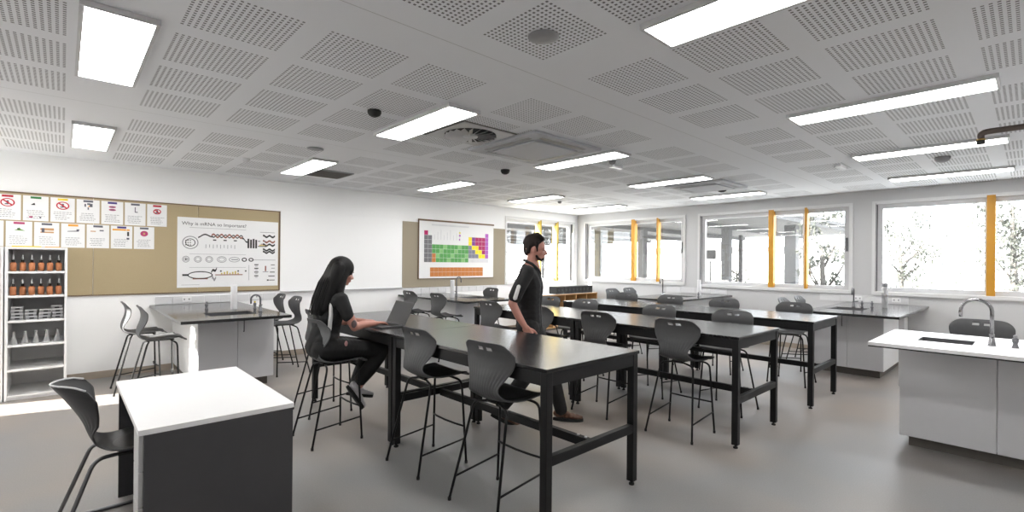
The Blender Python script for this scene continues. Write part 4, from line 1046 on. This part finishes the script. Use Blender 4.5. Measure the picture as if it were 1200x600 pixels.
def head(mb, c, R3, s=1.0, jaw=1.0):
    """c: centre of skull, R3: rotation, forward is +x"""
    def P(x, y, z): return Vector(c) + R3 @ (Vector((x, y, z)) * s)
    mb.sphere(P(-0.012, 0, 0.020), 0.094 * s, scale=(1.0, 0.79, 0.98), mat3=R3, sub=3)
    mb.sphere(P(0.030, 0, -0.025), 0.066 * s, scale=(0.92, 0.86, 1.15), mat3=R3, sub=3)
    mb.sphere(P(0.038, 0, -0.072), 0.040 * s, scale=(1.0, 1.05 * jaw, 0.8), mat3=R3)
    mb.sphere(P(0.062, 0, -0.088), 0.022 * s, scale=(0.9, 1.1, 0.8), mat3=R3)
    for sy in (-1, 1):
        mb.sphere(P(0.052, sy * 0.036, -0.028), 0.026 * s, mat3=R3)      # cheek
        mb.sphere(P(0.070, sy * 0.030, 0.014), 0.018 * s, scale=(0.7, 1.3, 0.6), mat3=R3)   # brow
        mb.sphere(P(-0.005, sy * 0.076, -0.012), 0.026 * s, scale=(0.65, 0.35, 1.15), mat3=R3)  # ear
    for x, z, r in ((0.084, 0.0, 0.010), (0.092, -0.014, 0.011), (0.100, -0.030, 0.0135)): mb.sphere(P(x, 0, z), r * s)
    for sy in (-1, 1): mb.sphere(P(0.090, sy * 0.012, -0.034), 0.009 * s)
    mb.sphere(P(0.083, 0, -0.056), 0.012 * s, scale=(0.8, 1.7, 0.6), mat3=R3); mb.sphere(P(0.081, 0, -0.067), 0.012 * s, scale=(0.8, 1.5, 0.6), mat3=R3)
def face_bits(parent, c, R3, s=1.0, brow=None):
    def P(x, y, z): return Vector(c) + R3 @ (Vector((x, y, z)) * s)
    for sy in (-1, 1):
        MB().sphere(P(0.0735, sy * 0.031, -0.003), 0.009 * s, M['eye'], scale=(0.8, 1.2, 0.6), mat3=R3).build('eye', parent=parent)
        MB().sphere(P(0.081, sy * 0.031, 0.018), 0.012 * s, brow or M['hair'], scale=(0.35, 1.6, 0.32), mat3=R3).build('eyebrow', parent=parent)
    MB().sphere(P(0.0875, 0, -0.0615), 0.012 * s, M['lips'], scale=(0.55, 1.6, 0.65), mat3=R3).build('lips', parent=parent)
def hand(mb, wrist, R3, s=1.0, side=1, curl=0.3, spread=1.0):
    """fingers along +x, palm facing -z, thumb on +y*side"""
    def P(x, y, z): return Vector(wrist) + R3 @ (Vector((x, y, z)) * s)
    def ch(pts):
        for i in range(len(pts) - 1):
            a, b = pts[i], pts[i + 1]
            for j in range(5):
                t = j / 4; q = [a[k] * (1 - t) + b[k] * t for k in range(4)]; mb.sphere(P(*q[:3]), q[3] * s)
    for y in (-0.027, -0.009, 0.009, 0.027):
        ch([(0.0, y * 0.7, 0, 0.017), (0.085, y, 0, 0.0135)])
    for y, L_ in ((-0.030, 0.062), (-0.010, 0.076), (0.010, 0.082), (0.030, 0.074)):
        yy = y * side * -1 if False else y * side
        p = [(0.085, yy, 0, 0.0100)]; ang = 0; x, z = 0.085, 0
        for f, r in ((0.45, 0.0090), (0.32, 0.0082), (0.23, 0.0074)):
            ang += curl; x += L_ * f * math.cos(ang); z -= L_ * f * math.sin(ang); p.append((x, yy * (1 + 0.12 * spread * f), z, r))
        ch(p)
    ch([(0.015, 0.020 * side, -0.004, 0.016), (0.045, 0.046 * side, -0.012, 0.0125), (0.070, 0.056 * side, -0.018, 0.0105), (0.092, 0.056 * side, -0.022, 0.009)])
def rot_to(fwd, upv):
    f = Vector(fwd).normalized(); u = Vector(upv); y = u.cross(f).normalized(); z = f.cross(y)
    return Matrix((f, y, z)).transposed()

# --- seated person (world coordinates relative to stool centre)
g = thing('person', 'seated person with long black hair in black shirt typing on a laptop', 'person', (1.70, 4.03, 0))
HR = Matrix.Rotation(math.radians(16), 3, 'Y') @ Matrix.Rotation(math.radians(-4), 3, 'Z')
hc = (0.060, 0.0, 1.388)
mb = MB(); head(mb, hc, HR, 0.98)
chain(mb, [(-0.005, 0, 1.20, 0.062), (0.018, 0, 1.29, 0.047), (0.045, 0, 1.34, 0.050)])
chain(mb, [(-0.10, 0, 0.76, 0.115), (-0.075, 0, 0.90, 0.105), (-0.045, 0, 1.05, 0.11), (-0.02, 0, 1.16, 0.09)])
for sy in (-1, 1): chain(mb, [(-0.03, sy * 0.08, 1.13, 0.07), (-0.02, sy * 0.155, 1.17, 0.052)])
# right arm (towards camera, -y)
elR = (0.075, -0.215, 0.937); wrR = (0.315, -0.105, 0.937)
chain(mb, [(-0.02, -0.165, 1.17, 0.050), (0.02, -0.20, 1.05, 0.042), (*elR, 0.038), (0.17, -0.170, 0.945, 0.036), (*wrR, 0.023)])
hand(mb, (0.320, -0.102, 0.942), rot_to((1.0, 0.25, -0.08), (0, 0, 1)), 0.90, side=1, curl=0.28)
elL = (0.085, 0.205, 0.937); wrL = (0.30, 0.08, 0.940)
chain(mb, [(-0.02, 0.165, 1.17, 0.050), (0.02, 0.20, 1.05, 0.042), (*elL, 0.037), (0.21, 0.15, 0.943, 0.033), (*wrL, 0.023)])
hand(mb, (0.305, 0.078, 0.944), rot_to((1.0, -0.22, -0.08), (0, 0, 1)), 0.90, side=-1, curl=0.28)
# legs
knR = (0.375, -0.125, 0.700); anR = (0.165, -0.11, 0.42)
knL = (0.390, 0.095, 0.700); anL = (0.235, 0.10, 0.37)
for sy, kn, an in ((-1, knR, anR), (1, knL, anL)):
    chain(mb, [(-0.10, sy * 0.085, 0.755, 0.095), (0.14, sy * 0.105, 0.735, 0.072), (*kn, 0.056), ((kn[0] + an[0]) / 2 - 0.02, kn[1], (kn[2] + an[2]) / 2, 0.052), (*an, 0.036)])
body = remesh(mb, 'body', M['skin'], g, 0.0055, 4)
face_bits(g, hc, HR, 0.98)
# shirt
sh = MB()
chain(sh, [(-0.105, 0, 0.79, 0.130), (-0.08, 0, 0.90, 0.118), (-0.05, 0, 1.05, 0.122), (-0.025, 0, 1.16, 0.098), (-0.008, 0, 1.215, 0.068)])
chain(sh, [(-0.06, -0.05, 1.02, 0.105), (-0.06, 0.05, 1.02, 0.105)]); chain(sh, [(-0.10, -0.05, 0.80, 0.115), (-0.10, 0.05, 0.80, 0.115)])
for sy in (-1, 1): chain(sh, [(-0.03, sy * 0.08, 1.13, 0.080), (-0.02, sy * 0.16, 1.165, 0.062), (0.005, sy * 0.192, 1.08, 0.055), (0.018, sy * 0.200, 1.035, 0.053)])
remesh(sh, 'shirt', M['shirt'], g, 0.007, 4)
# white side panel and name mark on shirt
sp_ = MB()
chain(sp_, [(-0.088, -0.118, 1.13, 0.016), (-0.095, -0.140, 1.04, 0.018), (-0.105, -0.142, 0.94, 0.018), (-0.118, -0.136, 0.85, 0.016)])
remesh(sp_, 'side_panel', M['white_cloth'], g, 0.007, 4)
MB().sphere((0.02, -0.176, 0.800), 0.018, simple('pink_badge', (0.55, 0.30, 0.30), 0.7), scale=(0.8, 0.5, 1.3)).build('badge', parent=g)
tr2 = MB()
chain(tr2, [(-0.11, -0.06, 0.765, 0.115), (-0.11, 0.06, 0.765, 0.115)])
for sy, kn, an in ((-1, knR, anR), (1, knL, anL)):
    chain(tr2, [(-0.10, sy * 0.085, 0.757, 0.106), (0.14, sy * 0.105, 0.736, 0.082), (*kn, 0.070), ((kn[0] + an[0]) / 2 - 0.01, kn[1], (kn[2] + an[2]) / 2, 0.068), (an[0] + 0.012, an[1], an[2] + 0.045, 0.058)])
remesh(tr2, 'trousers', M['trouser'], g, 0.007, 4)
# tattoo on the near upper forearm
MB().sphere((0.055, -0.244, 0.965), 0.027, M['ink'], scale=(0.9, 0.42, 1.25)).build('tattoo', parent=g)
def shoe(parent, ankle, dirv, upv, m, name='shoe', s=1.0, sock=None):
    R3 = rot_to(dirv, upv)
    def P(x, y, z): return Vector(ankle) + R3 @ (Vector((x, y, z)) * s)
    u = MB()
    for x, z, r, sy_, sz_ in ((-0.03, -0.035, 0.040, 0.85, 0.95), (0.0, -0.03, 0.043, 0.85, 1.0), (0.05, -0.045, 0.040, 0.95, 0.9), (0.10, -0.055, 0.038, 1.1, 0.75), (0.145, -0.060, 0.036, 1.15, 0.62), (0.175, -0.063, 0.030, 1.15, 0.6)):
        u.sphere(P(x, 0, z), r * s, scale=(1.1, sy_, sz_), mat3=R3)
    o = remesh(u, name, m, parent, 0.005, 3)
    so = MB(); seg = 20; pts = []
    for k in range(seg):
        a = 2 * PI * k / seg; x = 0.068 + 0.142 * math.cos(a); y = (0.040 + 0.010 * math.cos(a)) * math.sin(a); pts.append((x, y))
    v0 = [so.bm.verts.new(P(x, y, -0.100)) for x, y in pts]; v1 = [so.bm.verts.new(P(x, y, -0.074)) for x, y in pts]
    so.bm.faces.new(v0); so.bm.faces.new(list(reversed(v1)))
    for k in range(seg): so.bm.faces.new((v0[k], v1[k], v1[(k + 1) % seg], v0[(k + 1) % seg]))
    so.build('sole', M['rubber'], parent=o)
    if sock: MB().sphere(P(-0.005, 0, 0.015), 0.042 * s, sock, scale=(1, 0.95, 1.2), mat3=R3).build('sock', parent=o)
shoe(g, anR, (0.55, 0, -0.84), (0.84, 0, 0.55), M['shoe_grey'], s=0.93, sock=M['mauve'])
shoe(g, anL, (0.95, 0, -0.25), (0.25, 0, 0.95), M['shoe_grey'], s=0.93, sock=M['mauve'])
# hair
hr = MB()
def HP(x, y, z): return tuple(Vector(hc) + HR @ Vector((x, y, z)))
hr.sphere(HP(-0.020, 0, 0.032), 0.108, scale=(1.0, 0.90, 0.94), mat3=HR, sub=3)
for sy in (-1, 1):
    chain(hr, [(*HP(0.012, sy * 0.066, 0.02), 0.028), (*HP(-0.005, sy * 0.086, -0.06), 0.030), (0.000, sy * 0.105, 1.24, 0.032), (-0.01, sy * 0.135, 1.18, 0.022)])
for sy in (-0.07, -0.03, 0.0, 0.03, 0.07):
    chain(hr, [(*HP(-0.06, sy * 0.9, 0.02), 0.058), (-0.048, sy * 1.05, 1.30, 0.056), (-0.095, sy * 1.15, 1.18, 0.050), (-0.130, sy * 1.2, 1.09, 0.042), (-0.150, sy * 1.1, 1.05, 0.024)])
remesh(hr, 'hair', M['hair'], g, 0.006, 12)
st_ = MB(); rnd = random.Random(5)
for k in range(70):
    y = rnd.uniform(-0.11, 0.11); a = rnd.uniform(0, 0.04)
    st_.tube([HP(-0.075 - a * 0.4, y * 0.7, 0.06), (-0.085 - a * 0.6, y * 0.9, 1.30), (-0.13 - a * 0.6, y * 1.0, 1.17), (-0.165 - a * 0.5, y * 1.0, 1.07 - rnd.uniform(0, 0.05))], 0.003, M['hair'], seg=4, radii=[0.003, 0.004, 0.004, 0.001])
st_.build('hair_strands', parent=g)['kind'] = 'stuff'

# --- standing person walking between the tables
mn = thing('person', 'standing person with short dark hair and black polo shirt walking between the tables', 'person', (3.20, 3.20, 0), math.radians(-50))
HR2 = Matrix.Rotation(math.radians(8), 3, 'Y')
hc2 = (0.055, 0, 1.612)
mb = MB(); head(mb, hc2, HR2, 1.03, 1.15)
chain(mb, [(0.0, 0, 1.42, 0.075), (0.02, 0, 1.50, 0.056), (0.035, 0, 1.56, 0.058)])
chain(mb, [(0, 0, 0.93, 0.115), (0.0, 0, 1.08, 0.108), (0.005, 0, 1.25, 0.115), (0.0, 0, 1.36, 0.10)])
for sy in (-1, 1): chain(mb, [(0, sy * 0.05, 1.27, 0.11), (0.0, sy * 0.10, 1.36, 0.075), (-0.005, sy * 0.185, 1.405, 0.055)])
chain(mb, [(-0.005, -0.19, 1.40, 0.055), (-0.075, -0.235, 1.25, 0.046), (-0.13, -0.25, 1.12, 0.039), (-0.075, -0.25, 1.01, 0.036), (-0.01, -0.24, 0.905, 0.025)])
hand(mb, (-0.008, -0.24, 0.900), rot_to((0.50, 0.0, -0.86), (0, -1, 0)), 1.0, side=1, curl=0.22)
chain(mb, [(-0.005, 0.19, 1.40, 0.055), (-0.03, 0.225, 1.25, 0.046), (-0.055, 0.235, 1.12, 0.039), (-0.02, 0.225, 1.01, 0.036), (0.01, 0.20, 0.90, 0.025)])
hand(mb, (0.012, 0.20, 0.895), rot_to((0.3, 0.0, -0.95), (0, 1, 0)), 1.0, side=-1, curl=0.22)
FR, FL = (-0.24, -0.09, 0.13), (0.30, 0.07, 0.085)      # ankles
kR, kL = (0.02, -0.10, 0.50), (0.20, 0.09, 0.50)
for sy, kn, an in ((-1, kR, FR), (1, kL, FL)):
    chain(mb, [(0, sy * 0.09, 0.90, 0.095), (kn[0] * 0.55, sy * 0.095, 0.70, 0.080), (*kn, 0.058), ((kn[0] + an[0]) / 2 - 0.01, (kn[1] + an[1]) / 2, (kn[2] + an[2]) / 2, 0.054), (*an, 0.038)])
remesh(mb, 'body', M['skin'], mn, 0.0055, 4)
face_bits(mn, hc2, HR2, 1.03, M['hair_br'])
sh = MB()
chain(sh, [(0, 0, 0.90, 0.130), (0.0, 0, 1.08, 0.122), (0.005, 0, 1.25, 0.130), (0.0, 0, 1.36, 0.110), (-0.01, 0, 1.42, 0.075)])
for sy in (-1, 1): chain(sh, [(0, sy * 0.045, 0.90, 0.118), (0, sy * 0.05, 1.08, 0.108), (0, sy * 0.07, 1.27, 0.118), (0.0, sy * 0.10, 1.36, 0.086), (-0.005, sy * 0.185, 1.395, 0.068)])
chain(sh, [(-0.005, -0.19, 1.395, 0.068), (-0.075, -0.237, 1.25, 0.064), (-0.105, -0.247, 1.18, 0.062)])
chain(sh, [(-0.005, 0.19, 1.395, 0.068), (-0.03, 0.227, 1.25, 0.064), (-0.043, 0.232, 1.18, 0.062)])
sh_o = remesh(sh, 'shirt', M['shirt'], mn, 0.007, 4)
cl_ = MB()
for sy in (-1, 1): cl_.tube([(-0.055, 0, 1.505), (-0.035, sy * 0.060, 1.500), (0.030, sy * 0.066, 1.470), (0.085, sy * 0.030, 1.415), (0.100, sy * 0.006, 1.375)], 0.013, M['shirt'], seg=8)
cl_.build('collar', parent=sh_o)
nk_ = MB(); chain(nk_, [(0.045, 0, 1.475, 0.042), (0.066, 0, 1.425, 0.034), (0.088, 0, 1.385, 0.018)]); remesh(nk_, 'open_neck', M['skin'], mn, 0.006, 3)
cu_ = MB(); chain(cu_, [(-0.070, -0.285, 1.27, 0.020), (-0.100, -0.300, 1.17, 0.020)]); remesh(cu_, 'sleeve_stripe', M['white_cloth'], mn, 0.006, 3)
tr3 = MB()
chain(tr3, [(0, -0.05, 0.90, 0.118), (0, 0.05, 0.90, 0.118)])
for sy, kn, an in ((-1, kR, FR), (1, kL, FL)):
    chain(tr3, [(0, sy * 0.09, 0.89, 0.107), (kn[0] * 0.55, sy * 0.095, 0.70, 0.093), (*kn, 0.074), ((kn[0] + an[0]) / 2, (kn[1] + an[1]) / 2, (kn[2] + an[2]) / 2, 0.070), (an[0], an[1], an[2] + 0.02, 0.062)])
remesh(tr3, 'trousers', M['trouser'], mn, 0.007, 4)
shoe(mn, (FR[0], FR[1], FR[2]), (0.88, 0, -0.35), (0.35, 0, 0.88), M['shoe_brown'])
shoe(mn, (FL[0], FL[1], 0.101), (1, 0, 0), (0, 0, 1), M['shoe_brown'])
hr = MB()
def HP2(x, y, z): return tuple(Vector(hc2) + HR2 @ Vector((x, y, z)))
hr.sphere(HP2(-0.030, 0, 0.050), 0.100, scale=(0.98, 0.84, 0.90), mat3=HR2, sub=3)
for y in (-0.045, -0.015, 0.015, 0.045): chain(hr, [(*HP2(0.050, y, 0.102), 0.020), (*HP2(0.0, y, 0.125), 0.030), (*HP2(-0.06, y, 0.095), 0.030)])
for sy in (-1, 1): chain(hr, [(*HP2(0.005, sy * 0.070, 0.055), 0.022), (*HP2(0.018, sy * 0.073, 0.005), 0.010), (*HP2(0.022, sy * 0.062, -0.022), 0.007)])
chain(hr, [(*HP2(-0.085, 0, -0.01), 0.035), (*HP2(-0.075, 0, -0.05), 0.028)])
for sy in (-1, 1): chain(hr, [(*HP2(-0.045, sy * 0.058, 0.03), 0.028), (*HP2(-0.062, sy * 0.045, -0.035), 0.024)])
remesh(hr, 'hair', M['hair_br'], mn, 0.006, 2)
bd = MB()
for sy in (-1, 1): chain(bd, [(*HP2(0.022, sy * 0.056, -0.065), 0.012), (*HP2(0.035, sy * 0.046, -0.082), 0.013), (*HP2(0.066, sy * 0.018, -0.096), 0.014)])
chain(bd, [(*HP2(0.085, -0.01, -0.083), 0.012), (*HP2(0.085, 0.01, -0.083), 0.012)])
remesh(bd, 'beard', M['hair_br'], mn, 0.005, 2)
bpy.context.view_layer.update()
